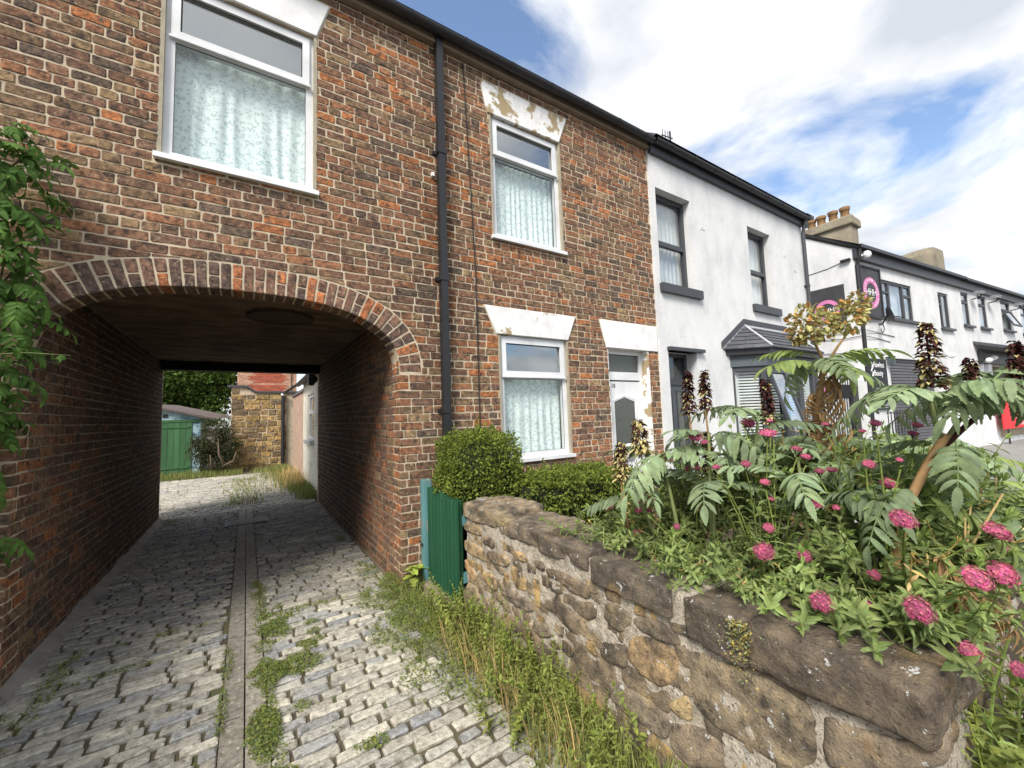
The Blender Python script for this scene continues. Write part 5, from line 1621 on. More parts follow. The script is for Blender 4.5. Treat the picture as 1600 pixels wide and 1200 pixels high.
vs, fs = rounded_block(1.42, 1.535, 3.22, 3.93, -.03, .075, .012, 8, .012, 7); q = MB(); q.add(vs, fs); q.build('plank', 'old_wood', lg)
vs, fs = rounded_block(1.385, 1.425, 3.25, 3.80, -.03, .035, .01, 6, .010, 7, 3); q = MB(); q.add(vs, fs); q.build('split_piece', 'old_wood', lg)

# ------------------------------------------------------------------ foliage helpers
def orient(d, up=(0, 0, 1), roll=0.0):
    Y = Vector(d).normalized(); X = Y.cross(Vector(up))
    X = X.normalized() if X.length > 1e-4 else Y.orthogonal().normalized()
    Z = X.cross(Y)
    mt_ = Matrix((X, Y, Z)).transposed()
    return mt_ @ Matrix.Rotation(roll, 3, 'Y')
def place(me, name, parent, loc, rot, s=1.0):
    o = bpy.data.objects.new(name, me)
    COL.objects.link(o)
    o.parent = parent
    o.matrix_local = Matrix.LocRotScale(Vector(loc) - WLOC[parent.name], rot.to_quaternion(), Vector((s, s, s)) if isinstance(s, (int, float)) else Vector(s))
    return o
def leaflet(mb, base, d, up, L, W, teeth=0, droop=.15, fold=.25, tint=(1, 1, 1), n=5):
    """one blade: midrib plus two half blades, optional saw-teeth"""
    d = Vector(d).normalized(); up = Vector(up); s = d.cross(up).normalized(); up = s.cross(d)
    k = teeth * 2 if teeth else n
    mid, le, ri = [], [], []
    for i in range(k + 1):
        t = i / k
        w = W * .5 * (math.sin(math.pi * min(1, t * .93 + .07)) ** .75)
        if i == k: w = 0.0
        tt = t
        if teeth and i % 2 == 1:
            w *= 1.08; tt = t + .5 / k
        elif teeth:
            w *= .86
        c = Vector(base) + d * (L * t) - up * (droop * L * t * t)
        ce = Vector(base) + d * (L * min(1, tt)) - up * (droop * L * tt * tt)
        mid.append(c); le.append(ce + s * w + up * (fold * w)); ri.append(ce - s * w + up * (fold * w))
    vs = [tuple(v) for v in mid + le + ri]
    m__ = k + 1
    fs = []
    for i in range(k):
        fs += [(i, m__ + i, m__ + i + 1, i + 1), (i, i + 1, 2 * m__ + i + 1, 2 * m__ + i)]
    mb.add(vs, fs, tint)
def compound(pairs, L, ll, lw, teeth, arch, droop, angle=62, stalk=.22, tip=True, tone=.12, fold=.25):
    """pinnate leaf, base at origin, growing along +Y and arching down"""
    mb = MB()
    pts = [Vector((0, L * t, arch * L * (.55 * t - .95 * t * t))) for t in [i / 14 for i in range(15)]]
    at = lambda t: pts[int(t * 14)].lerp(pts[min(14, int(t * 14) + 1)], t * 14 - int(t * 14))
    mb.tint = (1.0, 1.05, .85)
    mb.tube([tuple(p) for p in pts[::2]], [.0045 * (1 - .08 * i) * (L / .33) for i in range(8)], 5)
    for i in range(pairs):
        t = stalk + (1 - stalk) * (i + .3) / pairs
        p = at(min(.999, t)); d = (at(min(1, t + .05)) - at(max(0, t - .05))).normalized()
        size = (.62 + .38 * math.sin(math.pi * (.18 + .72 * i / max(1, pairs - 1))))
        for s in (-1, 1):
            a = rad(angle + R.uniform(-7, 7) - 14 * i / pairs)
            dir_ = Vector((s * math.sin(a), d.y * math.cos(a), d.z * math.cos(a) - .12 + R.uniform(-.2, .15)))
            up = Vector((s * -.12 + R.uniform(-.4, .4), -d.z + R.uniform(-.35, .35), 1)).normalized()
            t_ = R.uniform(1 - tone, 1 + tone)
            leaflet(mb, p, dir_, up, ll * size * R.uniform(.92, 1.06), lw * size, teeth, droop + R.uniform(-.08, .12), fold, (t_ * R.uniform(.95, 1.05), t_, t_ * R.uniform(.9, 1.1)))
    if tip:
        leaflet(mb, pts[-1], (pts[-1] - pts[-3]), (0, 0, 1), ll * .95, lw, teeth, droop, fold)
    return mb
HL = [compound(9, .38, .125, .040, 9, a, dr, 66, tone=.2).mesh('leaf', 'honey_leaf', smooth=False) for a, dr in ((.6, .35), (.95, .5), (1.25, .6), (.8, .3), (1.5, .8), (1.05, .2))]
HLY = [compound(8, .32, .11, .036, 8, a, .4, 64, tone=.25).mesh('leaf', 'honey_leaf_young') for a in (.6, 1.0)]
HLD = [compound(5, .28, .11, .03, 5, a, 1.1, 40, fold=1.2).mesh('dead_leaf', 'dead_leaf') for a in (2.0, 2.8)]
def spike_mesh(L, r, pods, rich=1.0):
    mb = MB()
    mb.tint = (.8, .8, .8); mb.tube([(0, 0, 0), (0, 0, L)], [.006, .003], 5)
    kd = int(190 * rich)
    for i in range(kd):
        t = R.random(); a = R.uniform(0, 6.28); rr = r * (1.05 - .62 * t) * R.uniform(.45, 1.0)
        c = Vector((math.cos(a) * rr, math.sin(a) * rr, L * t + R.uniform(-.01, .01)))
        pod = R.random() < pods * (1.1 - .7 * t)
        d = Vector((math.cos(a), math.sin(a), R.uniform(-.5, .5)))
        tt = R.uniform(.7, 1.3)
        leaflet(mb, c - d * .01, d, (0, 0, 1), R.uniform(.022, .034), R.uniform(.014, .02), 0, .5, .7, (6.6 * tt, 17 * tt, 8.5 * tt) if pod else (tt, tt, tt), 3)
    return mb.mesh('flower_spike', 'dark_bract')
SPD = [spike_mesh(.23, .036, .22), spike_mesh(.20, .032, .35), spike_mesh(.26, .045, .45, 1.3)]
SPP = [spike_mesh(.20, .045, .92, 1.2), spike_mesh(.18, .055, .97, 1.5)]
def stem(parent, path, r0_, r1_, material='stem', name='stem'):
    k = len(path); q = MB()
    q.tube(path, [r0_ + (r1_ - r0_) * i / (k - 1) for i in range(k)], 7)
    return q.build(name, material, parent, True)
def whorl(parent, c, n, meshes, name='leaf', s=(.8, 1.1), inc=(5, 50), a0=None, spread=360):
    a = R.uniform(0, 360) if a0 is None else a0
    for i in range(n):
        an = rad(a + spread * i / n + R.uniform(-18, 18)); e = rad(R.uniform(*inc))
        d = Vector((math.cos(an) * math.cos(e), math.sin(an) * math.cos(e), math.sin(e)))
        place(R.choice(meshes), name, parent, Vector(c) - Vector((0, 0, R.uniform(0, .09))), orient(d, roll=R.uniform(-.35, .35)), R.uniform(*s))

# ------------------------------------------------------------------ honey bushes
h1 = thing('honey_bush', (2.05, 1.35, .50), 'grey green honey bush with dark flower spikes in front of the white door', 'plant', 'honey bushes in the front garden')
for tipc in ((1.86, 1.42, 1.40), (2.06, 1.27, 1.50), (2.27, 1.12, 1.55), (1.80, 1.55, 1.20), (2.40, 1.08, 1.42), (2.15, 1.30, 1.36), (1.96, 1.2, 1.25), (2.55, 1.15, 1.38)):
    t = Vector(tipc); b = Vector((2.05, 1.35, .5)).lerp(Vector((t.x, t.y, .5)), .5)
    stem(h1, [tuple(b), tuple(b.lerp(t, .5) + Vector((R.uniform(-.04, .04), R.uniform(-.04, .04), .06))), tuple(t)], .014, .007)
    whorl(h1, t, 4, HL, s=(.6, .85), inc=(8, 45))
for k, p in enumerate(((1.99, 1.33, 1.60), (2.06, 1.28, 1.63), (2.35, 1.10, 1.54), (1.78, 1.49, 1.40), (1.69, 1.56, 1.26), (2.08, 1.30, 1.30))):
    pale = k in (3, 4)
    stem(h1, [(p[0] + .05, p[1], p[2] - .3), (p[0] + .01, p[1], p[2] - .12), p], .006, .005, 'stem_brown', 'spike_stalk')
    place((SPP if pale else SPD)[k % 2], 'flower_spike', h1, p, Matrix.Rotation(rad(R.uniform(-8, 8)), 3, 'Y') @ Matrix.Rotation(R.uniform(0, 6), 3, 'Z'), 1.0)
h2 = thing('honey_bush', (2.6, .98, .50), 'tall leggy honey bush topped with olive seed clusters and shrivelled brown leaves', 'plant', 'honey bushes in the front garden')
stem(h2, [(2.60, .98, .5), (2.585, .97, 1.2), (2.57, .96, 1.6), (2.60, .91, 1.86)], .018, .010, 'stem_brown')
stem(h2, [(2.60, .91, 1.84), (2.56, .93, 1.94), (2.53, .94, 2.02)], .008, .005, 'stem_brown'); stem(h2, [(2.60, .91, 1.84), (2.66, .87, 1.94), (2.71, .83, 2.02)], .008, .005, 'stem_brown')
def pod_cluster(r):
    mb = MB()
    for i in range(int(150)):
        d = Vector((R.gauss(0, 1), R.gauss(0, 1), R.gauss(0, 1))).normalized(); c = d * r * R.uniform(.55, 1.0); c.z *= 1.25
        t = R.uniform(.55, 1.25); rd_ = R.random() < .22
        leaflet(mb, c, d + Vector((0, 0, R.uniform(-.4, .6))), (R.gauss(0, 1), R.gauss(0, 1), 1), R.uniform(.026, .04), R.uniform(.02, .028), 0, .5, .6, (t * 1.1, t * .62, t * .5) if rd_ else (t, t, t), 3)
    return mb.mesh('seed_cluster', 'pale_pod')
PC = [pod_cluster(.085), pod_cluster(.075)]
I3 = Matrix.Identity(3)
for k, p in enumerate(((2.515, .95, 2.06), (2.71, .83, 2.10), (2.60, .90, 2.05), (2.76, .80, 2.17), (2.47, .97, 2.01))):
    place(PC[k % 2], 'seed_cluster', h2, p, I3, (1.0, 1.0, .78, .7, .6)[k])
whorl(h2, (2.58, .94, 1.90), 6, HLY, s=(.75, .95), inc=(0, 30)); whorl(h2, (2.58, .95, 1.84), 3, HL, s=(.6, .8), inc=(0, 25)); whorl(h2, (2.58, .95, 1.80), 2, HLD, 'dead_leaf', s=(.6, .8), inc=(-10, 10), a0=-40, spread=60)
for z in (1.76, 1.70, 1.63, 1.58, 1.52, 1.47, 1.40, 1.34):
    whorl(h2, (2.58 + R.uniform(-.04, .04), .96 + R.uniform(-.04, .04), z), 3, HLD, 'dead_leaf', s=(.32, .72), inc=(-70, 20))
h3 = thing('honey_bush', (2.15, .75, .50), 'large honey bush with broad toothed leaves and a leaning woody stem at the right', 'plant', 'honey bushes in the front garden')
stem(h3, [(2.16, .74, .5), (2.07, .56, 1.05), (2.10, .52, 1.24), (2.16, .47, 1.38), (2.23, .42, 1.50)], .020, .014, 'stem_brown')
stem(h3, [(2.22, .43, 1.48), (2.20, .44, 1.56), (2.17, .44, 1.64)], .010, .007); stem(h3, [(2.20, .44, 1.44), (2.30, .37, 1.54), (2.42, .27, 1.66)], .011, .008, 'dark_bract'); stem(h3, [(2.21, .43, 1.46), (2.27, .39, 1.55), (2.31, .35, 1.60)], .009, .006)
whorl(h3, (2.20, .43, 1.66), 8, HL, s=(.68, .88), inc=(5, 35)); whorl(h3, (2.38, .32, 1.68), 6, HL, s=(.62, .8), inc=(15, 45)); whorl(h3, (2.24, .41, 1.48), 3, HL, s=(.6, .8), inc=(0, 25), a0=60, spread=180); whorl(h3, (2.12, .50, 1.32), 4, HL + HLY, s=(.6, .8), inc=(-10, 25))
for k, p in enumerate(((2.17, .43, 1.68), (2.31, .35, 1.60), (2.45, .25, 1.64))):
    place(SPD[(k + 2) % 3], 'flower_spike', h3, p, I3, (.95, .8, 1.0)[k])
h4 = thing('honey_bush', (2.30, .85, .50), 'low spreading honey bush leaves between the tall stem and the leaning one', 'plant', 'honey bushes in the front garden')
for tipc in ((2.12, .72, 1.22), (2.30, .62, 1.26), (2.05, .86, 1.32), (2.45, .80, 1.32), (2.28, .95, 1.36)):
    t = Vector(tipc); b = Vector((2.3, .85, .5)).lerp(Vector((t.x, t.y, .5)), .5)
    stem(h4, [tuple(b), tuple(b.lerp(t, .5) + Vector((0, 0, .05))), tuple(t)], .013, .007)
    whorl(h4, t, 3, HL + HLY[:1], s=(.55, .8), inc=(5, 40))
h5 = thing('honey_bush', (2.8, .70, .50), 'honey bush leaves at the right edge in front of the red notice', 'plant', 'honey bushes in the front garden')
for tipc in ((2.45, .48, 1.18), (2.60, .38, 1.16), (2.78, .42, 1.18), (2.95, .5, 1.2), (2.55, .62, 1.22)):
    t = Vector(tipc); b = Vector((2.75, .7, .5)).lerp(Vector((t.x, t.y, .5)), .4)
    stem(h5, [tuple(b), tuple(b.lerp(t, .5) + Vector((0, 0, .05))), tuple(t)], .013, .007); whorl(h5, t, 5, HL[:2] + HLY, s=(.6, .85), inc=(0, 22))

h6 = thing('honey_bush', (3.3, .95, .50), 'honey bush clump further back hiding the forecourt below the salon', 'plant', 'honey bushes in the front garden')
for tipc in ((3.05, 1.05, 1.34), (3.3, .85, 1.30), (3.0, .78, 1.28), (3.55, 1.0, 1.36), (3.45, .66, 1.26), (3.2, 1.25, 1.36), (3.8, .85, 1.34), (4.0, .7, 1.3)):
    t = Vector(tipc); b = Vector((3.3, .95, .5)).lerp(Vector((t.x, t.y, .5)), .6)
    stem(h6, [tuple(b), tuple(b.lerp(t, .5) + Vector((0, 0, .05))), tuple(t)], .013, .007); whorl(h6, t, 6, HL + HLY, s=(.7, 1.0), inc=(0, 35))

# ------------------------------------------------------------------ red valerian
def floret_head():
    mb = MB()
    for i in range(150):
        d = Vector((R.gauss(0, 1), R.gauss(0, 1), abs(R.gauss(0, 1)) * .9 + .05)).normalized()
        c = Vector((d.x * .042, d.y * .042, d.z * .026)) * R.uniform(.72, 1.02)
        t = R.uniform(.62, 1.35); s = d.orthogonal().normalized(); s = Matrix.Rotation(R.uniform(0, 6.28), 3, d) @ s; w = d.cross(s)
        r_ = R.uniform(.0052, .0078); vs = [tuple(c)]
        for k in range(10):
            a = 2 * math.pi * k / 10; rr = r_ * (1.0 if k % 2 else .42)
            vs.append(tuple(c + (s * math.cos(a) + w * math.sin(a)) * rr + d * (.002 if k % 2 else 0)))
        tn = (t, t * R.uniform(.7, 1.6), t * R.uniform(.8, 1.25))
        mb.add(vs, [(0, 1 + k, 1 + (k + 1) % 10) for k in range(10)], tn)
    mb.tint = (.55, .7, .6); mb.lathe((0, 0, 0), [(.02, -.012), (.033, -.002), (.03, .008), (.018, .017), (.004, .020)], 10)
    for i in range(14):
        a = R.uniform(0, 6.28); mb.tint = (.35, 1.5, .3); mb.tube([(0, 0, -.05), (math.cos(a) * .03, math.sin(a) * .03, R.uniform(0, .012))], .0016, 3, False)
    return mb.mesh('flower_head', 'pink_petal')
FH = [floret_head() for _ in range(4)]
def shoot_mesh(L, pairs, ll, lw, bend, material, name='leafy_shoot', up=.9, n=4, tw=1.57):
    mb = MB(); ph = R.uniform(0, 6)
    pts = [Vector((bend * (i / 8) ** 2 * L, 0, L * (i / 8))) for i in range(9)]
    mb.tint = (1.1, 1.1, .8); mb.tube([tuple(p) for p in pts[::2]], [.0032, .003, .0026, .0022, .0016], 4)
    for i in range(pairs):
        t = .12 + .86 * i / pairs; p = pts[int(t * 8)].lerp(pts[min(8, int(t * 8) + 1)], t * 8 - int(t * 8))
        for s in (0, 1):
            a = ph + i * tw + math.pi * s + R.uniform(-.3, .3)
            d = Vector((math.cos(a), math.sin(a), R.uniform(.25, up)))
            sc = (1.0 - .45 * t) * R.uniform(.8, 1.12); tt = R.uniform(.78, 1.22)
            leaflet(mb, p, d, (0, 0, 1), ll * sc, lw * sc, 0, R.uniform(.2, .6), .35, (tt * R.uniform(.95, 1.1), tt, tt * R.uniform(.8, 1.05)), n)
    for s in range(4):
        a = s * 1.57; leaflet(mb, pts[-1], (math.cos(a) * .5, math.sin(a) * .5, 1), (math.cos(a + .5), math.sin(a), .3), ll * .5, lw * .5, 0, .2, .3, (1.15, 1.2, .9), 3)
    return mb.mesh(name, material)
VS = [shoot_mesh(R.uniform(.26, .38), R.choice((7, 8, 9)), R.uniform(.065, .085), R.uniform(.020, .028), R.uniform(.1, .5), 'valerian_leaf') for _ in range(7)]
VSD = [shoot_mesh(R.uniform(.22, .34), R.choice((4, 5, 6)), R.uniform(.04, .06), R.uniform(.010, .016), R.uniform(.2, .7), 'straw', 'dry_shoot') for _ in range(3)]
HEADS = [[2.19, 1.13, 1.51, 0.08], [2.27, 1.08, 1.45, 0.08], [1.96, 1.28, 1.45, 0.08], [2.46, 1.3, 1.29, 0.068], [2.71, 1.13, 1.33, 0.06], [2.76, 1.11, 1.28, 0.064], [2.89, 1.03, 1.2, 0.068], [2.56, 1.25, 1.14, 0.068], [2.0, 1.61, 1.19, 0.056], [2.32, 1.4, 1.28, 0.053], [2.6, 1.24, 1.04, 0.045], [2.83, 1.09, 1.02, 0.075], [2.4, 0.65, 1.23, 0.075], [1.72, 0.44, 1.26, 0.08], [1.65, 0.83, 1.08, 0.08], [2.2, 0.81, 0.98, 0.08], [1.64, 0.65, 0.96, 0.08], [1.82, 0.58, 0.93, 0.036], [1.54, 0.38, 1.06, 0.08], [2.07, 0.3, 1.16, 0.08], [2.57, 0.34, 0.98, 0.052], [1.74, 0.3, 1.12, 0.08], [1.8, 0.26, 1.13, 0.08], [1.69, 0.32, 0.93, 0.059], [1.67, 0.23, 0.93, 0.046], [1.79, 1.76, 1.07, 0.068], [1.87, 1.71, 1.09, 0.045], [2.09, 1.54, 1.3, 0.045], [2.18, 1.49, 1.24, 0.038], [2.6, 0.58, 1.48, 0.055], [2.62, 0.6, 1.44, 0.05], [1.99, 1.63, 1.01, 0.034]]
VP = [((2.15, 1.50, .50), 'red valerian with small pink heads beside the clipped hedge'), ((2.30, 1.25, .50), 'red valerian among the honey bush leaves in front of the grey door'), ((2.70, 1.10, .50), 'red valerian below the bay window behind the sprawling leaves'),
      ((1.98, .95, .50), 'red valerian sprawling over the middle of the stone coping'), ((2.12, .62, .50), 'red valerian trailing over the end of the stone wall with large pink heads'), ((2.55, .55, .50), 'red valerian at the right edge below the broad toothed leaves')]
vps = [thing('red_valerian', p, l, 'flower', 'red valerian plants in the front garden') for p, l in VP]
def nearest(p):
    return min(range(len(VP)), key=lambda i: (VP[i][0][0] - p[0]) ** 2 + (VP[i][0][1] - p[1]) ** 2)
def hsurf(x, y):
    h = .92 + .26 * max(0, min(1, (x - 1.72) / .35)) + .26 * max(0, min(1, (x - 2.05) / .35))
    if y > 1.4: h -= .10
    if y < .6: h -= .10
    return h
HR = random.Random(5)
for _ in range(30):
    x = HR.uniform(1.8, 2.45); y = HR.uniform(.5, 1.7); HEADS.append([x, y, hsurf(x, y) + HR.uniform(.04, .12), HR.uniform(.03, .058)])
for k, (x, y, z, s) in enumerate(HEADS):
    if x > 2.2:
        f = .76 if k in (3, 4, 5, 6, 7, 9, 10, 11) else .87
        x, y, z, s = x * f, y * f, 1.63 + (z - 1.63) * f, s * f
    if x > 1.9: z += .03
    pi = nearest((x, y)); pl = vps[pi]; b = Vector(VP[pi][0]) + Vector((R.uniform(-.06, .06), R.uniform(-.06, .06), .1)); t = Vector((x, y, z - .03))
    mid = b.lerp(t, .55) + Vector((0, 0, .10 + .08 * R.random()))
    pts = [b, b.lerp(mid, .5) + Vector((0, 0, .05)), mid, mid.lerp(t, .5) + Vector((0, 0, .02)), t]
    q = MB(); q.tint = (1.2, 1.15, .8); q.tube([tuple(p) for p in pts], [.0042, .004, .0035, .003, .0025], 5)
    for j in range(7):
        f = .15 + .75 * j / 7 * 1.0; seg = min(3, int(f * 4)); p = pts[seg].lerp(pts[seg + 1], f * 4 - seg)
        for s_ in (0, 1):
            a = j * 1.57 + math.pi * s_ + R.uniform(-.4, .4); tt = R.uniform(.8, 1.2)
            leaflet(q, p, (math.cos(a), math.sin(a), R.uniform(.2, .8)), (0, 0, 1), R.uniform(.045, .075), R.uniform(.016, .024), 0, R.uniform(.2, .6), .35, (tt, tt, tt * .95), 4)
    q.build('flower_stem', 'valerian_leaf', pl)
    d = (t - pts[3]).normalized() * .5 + Vector((-.25, -.25, .8))
    place(R.choice(FH), 'flower_head', pl, (x, y, z + .005), orient(d.orthogonal(), d), (s / .088 * R.uniform(.9, 1.1), s / .088, s / .088 * R.uniform(.8, 1.2)))
cnt = 0
while cnt < 800:
    y = R.uniform(.36, 1.95); x = R.choice((R.uniform(1.72, 2.85), R.uniform(1.72, 2.85), R.uniform(2.2, 3.4)))
    if y > 1.5 and x > 2.7: continue
    edge = 1.66 + .10 * math.sin(y * 5)
    pl = vps[nearest((x, y))]
    over = x < 1.98
    z = R.uniform(.84, .92) if over else R.uniform(.62, .92)
    if not over: z += R.choice((0, .1, .2, .3))
    lean = Vector((R.gauss(-.4 if over else -.35, .5), R.gauss(-.3 if over else -.3, .5), R.uniform(.25, .6) if over else R.uniform(.5, 1.1)))
    me = R.choice(VS); s = R.uniform(.65, 1.0) if over else R.uniform(.75, 1.15)
    if not over:
        z = hsurf(x, y) - .27 * s - abs(R.gauss(0, .05))
    zz = lean.normalized(); a = zz.orthogonal().normalized(); a = Matrix.Rotation(R.uniform(0, 6.28), 3, zz) @ a
    rot = Matrix((a, zz.cross(a), zz)).transposed()
    dry = R.random() < .10
    place(R.choice(VSD) if dry else me, 'dry_shoot' if dry else 'leafy_shoot', pl, (x, y, z - .02), rot, s); cnt += 1
# dry seed-heads and straw stems
ds = thing('dead_stalks', (2.5, .6, .5), 'bundle of dry straw coloured stalks and shrivelled leaves at the right edge', 'dead plant')
for k in range(16):
    b = Vector((R.uniform(2.15, 2.5), R.uniform(.34, .55), R.uniform(.82, .95))); t = b + Vector((R.uniform(.05, .5), R.uniform(-.22, .02), R.uniform(.12, .42)))
    stem(ds, [tuple(b), tuple(b.lerp(t, .5) + Vector((0, 0, R.uniform(-.03, .04)))), tuple(t)], .006, .003, 'straw', 'stalk')
for k in range(30):
    c = Vector((R.uniform(2.0, 2.5), R.uniform(.36, .62), R.uniform(.84, 1.05)))
    place(R.choice(HLD), 'dead_leaf', ds, c, orient((R.gauss(0, 1), R.gauss(0, 1), R.uniform(-.6, .2))), R.uniform(.35, .6))

# ------------------------------------------------------------------ clipped hedge
hg = thing('clipped_hedge', (2.3, 3.4, .45), 'clipped evergreen hedge with a rounded ball end behind the stone wall', 'hedge')
def cloud(P, Nrm, n_leaf, size, aspect, lo, hi, loose=.8):
    D = Nrm * .55 + NP.normal(size=Nrm.shape) * loose
    sz = NP.uniform(size * .7, size * 1.25, size=len(P))
    return leaf_quads(P, D, sz, aspect, gauss_tint(len(P), lo, hi))
n = 15000
d = NP.normal(size=(n, 3)); d /= np.linalg.norm(d, axis=1, keepdims=True); d /= (np.abs(d) ** 3.4).sum(1, keepdims=True) ** (1 / 3.4) * 1.02
c = np.array([1.90, 3.55, 1.09]); rr = np.array([.39, .36, .41])
lump = np.array([1 + .16 * noise.noise(Vector(v) * 2.1) + .09 * noise.noise(Vector(v) * 6) + .05 * noise.noise(Vector(v) * 14) for v in d])[:, None]
P1 = c + d * rr * lump * (1 - NP.uniform(0, 1, (n, 1)) ** 2 * .22)
sel = P1[:, 2] > .5
P1, N1 = P1[sel], d[sel]
n2 = 21000
lo, hi = np.array([2.08, 2.78, .45]), np.array([3.30, 3.48, 1.06])
q_ = NP.uniform(-1, 1, (n2, 3)); ax = NP.choice(3, n2, p=[.15, .40, .45]); sg_ = np.sign(NP.uniform(-1, 1, n2)); sg_[ax == 2] = 1
q_[np.arange(n2), ax] = sg_
rl = (np.abs(q_) ** 8).sum(1, keepdims=True) ** (1 / 8)
q2 = q_ / rl
wob = np.array([.09 * noise.noise(Vector((float(a) * 3.2, float(b) * 3, float(e) * 2))) + .05 * noise.noise(Vector((float(a) * 11, float(b) * 9, float(e) * 6))) for a, b, e in q2])[:, None]
P2 = (lo + hi) / 2 + q2 * (hi - lo) / 2 + q2 * wob - q2 * (NP.uniform(0, 1, (n2, 1)) ** 2) * .06
N2 = q2 ** 5; N2 /= np.linalg.norm(N2, axis=1, keepdims=True)
Pa, Na = np.concatenate([P1, P2]), np.concatenate([N1, N2])
tw, tn_ = [], []
for k in NP.randint(0, len(Pa), 420):
    if Na[k][2] < -.2: continue
    dd = Na[k] * .7 + np.array([0, 0, .7]) + NP.normal(size=3) * .4; dd /= np.linalg.norm(dd)
    for j in range(R.randint(3, 7)):
        tw.append(Pa[k] + dd * (.012 + .016 * j) + NP.normal(size=3) * .004); tn_.append(dd)
P2 = np.concatenate([P2, np.array(tw)]); N2 = np.concatenate([N2, np.array(tn_)])
V, Fc, T = cloud(np.concatenate([P1, P2]), np.concatenate([N1, N2]), 0, .030, .55, .45, 1.6, 1.0)
me = np_mesh('foliage', V - np.array(WLOC[hg.name]), Fc, T, 'hedge_leaf')
o = link('foliage', me, hg, WLOC[hg.name]); o['kind'] = 'stuff'
q = MB()
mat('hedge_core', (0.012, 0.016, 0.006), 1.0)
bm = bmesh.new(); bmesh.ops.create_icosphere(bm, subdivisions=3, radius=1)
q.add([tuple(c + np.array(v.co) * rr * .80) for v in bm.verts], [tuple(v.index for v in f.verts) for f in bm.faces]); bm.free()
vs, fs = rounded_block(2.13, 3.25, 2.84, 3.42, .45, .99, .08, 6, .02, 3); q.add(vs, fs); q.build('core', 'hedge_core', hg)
q = MB(); q.tube([(1.87, 3.55, .3), (1.88, 3.55, .9)], .03, 6); q.build('trunk', 'bark', hg)

# ------------------------------------------------------------------ climber at the left of the arch
cr = thing('wall_climber', (-1.62, 3.93, 0), 'leafy green climber hanging down the brick wall at the left of the arch', 'climbing plant')
CL = [compound(4, .20, .085, .036, 0, a, .45, 58, .25, tone=.2).mesh('leaf', 'creeper_leaf') for a in (.6, 1.0, 1.5)]
for pth in ([(-1.66, 3.95, 0), (-1.6, 3.93, 1.3), (-1.62, 3.90, 2.4), (-1.5, 3.88, 3.5)], [(-1.66, 3.95, 0), (-1.45, 3.9, 1.2), (-1.36, 3.88, 2.2), (-1.3, 3.86, 2.8)], [(-1.6, 3.93, 1.3), (-1.4, 3.85, 2.4), (-1.2, 3.82, 2.75)], [(-1.62, 3.9, 2.4), (-1.38, 3.85, 3.2), (-1.18, 3.84, 3.55)]):
    stem(cr, pth, .014, .004, 'bark')
def climb_leaf(x, z, y=None, s=None):
    y = R.uniform(3.72, 3.92) if y is None else y
    an = R.gauss(-60, 50); e = rad(R.uniform(-35, 25))
    dd = Vector((math.cos(rad(an)) * math.cos(e), math.sin(rad(an)) * math.cos(e), math.sin(e)))
    place(R.choice(CL), 'leaf', cr, (x, y, z), orient(dd, roll=R.uniform(-.5, .5)), R.uniform(.65, 1.05) if s is None else s)
for k in range(165):
    z = R.uniform(1.75, 3.65)
    lim = -1.20 + .10 * math.sin(z * 4.1) + (.10 if 2.3 < z < 2.95 else 0) - (.12 if z < 2.1 else 0) - (.06 if z > 3.4 else 0)
    x = lim - abs(R.gauss(0, .20))
    climb_leaf(x, z)
for k in range(40):
    z = R.choice((R.uniform(1.25, 1.5), R.uniform(.85, 1.15), R.uniform(1.6, 1.75))); climb_leaf(-1.27 - abs(R.gauss(0, .12)), z, R.uniform(3.8, 3.95), R.uniform(.6, .9))
tn = stem(cr, [(-1.55, 3.70, 2.02), (-1.3, 3.66, 2.09), (-1.12, 3.64, 2.11), (-.93, 3.62, 2.10)], .005, .002, 'stem', 'tendril')
for x, z in ((-1.16, 2.11), (-1.04, 2.11), (-.97, 2.10), (-1.27, 2.09)):
    climb_leaf(x, z, 3.64, .32)

# ------------------------------------------------------------------ weeds and grass
def blades(P, H, lean, width, lo, hi, dirs=None):
    n = len(P)
    a = NP.uniform(0, 6.283, n)
    L_ = np.stack([np.cos(a), np.sin(a), np.zeros(n)], 1) * (lean * NP.uniform(.2, 1.2, n))[:, None]
    if dirs is not None:
        L_ = L_ + dirs
    s = np.stack([-np.sin(a), np.cos(a), np.zeros(n)], 1) * (width * NP.uniform(.6, 1.3, n))[:, None]
    H = H[:, None]
    up = np.array([0, 0, 1.0])
    p0, p1, p2 = P, P + up * H * .55 + L_ * H * .35, P + up * H * .92 + L_ * H * 1.0
    V = np.stack([p0 - s, p0 + s, p1 - s * .8, p1 + s * .8, p2], 1).reshape(-1, 3)
    b = np.arange(n)[:, None] * 5
    F = np.concatenate([b + np.array([0, 1, 3]), b + np.array([0, 3, 2]), b + np.array([2, 3, 4])])
    T = np.repeat(gauss_tint(n, lo, hi), 5, axis=0)
    return V, F, T
def stuff_np(name, parts, material, label=None, cat=None):
    off = 0; Vs, Fs, Ts = [], [], []
    for V, F, T in parts:
        Vs.append(V); Fs.append(F + off); Ts.append(T); off += len(V)
    V = np.concatenate(Vs); org = V.mean(0); org[2] = V[:, 2].min()
    me = np_mesh(name, V - org, np.concatenate(Fs), np.concatenate(Ts), material)
    o = link(name, me, None, org); tag(o, label, cat, None, 'stuff'); return o
def strip(n, y0, y1, xfn):
    y = NP.uniform(y0, y1, n); f = NP.uniform(0, 1, n); return np.stack([np.array([xfn(a, b) for a, b in zip(y, f)]), y, np.full(n, -.01)], 1)
wx_ = lambda y, f: 1.53 - (.10 + .20 * abs(math.sin(y * 2.3 + .6)) + .10 * math.sin(y * 5)) * f ** 1.3
A = blades(strip(1500, 1.15, 3.15, wx_), NP.uniform(.06, .26, 1500), .45, .0028, .7, 1.35)
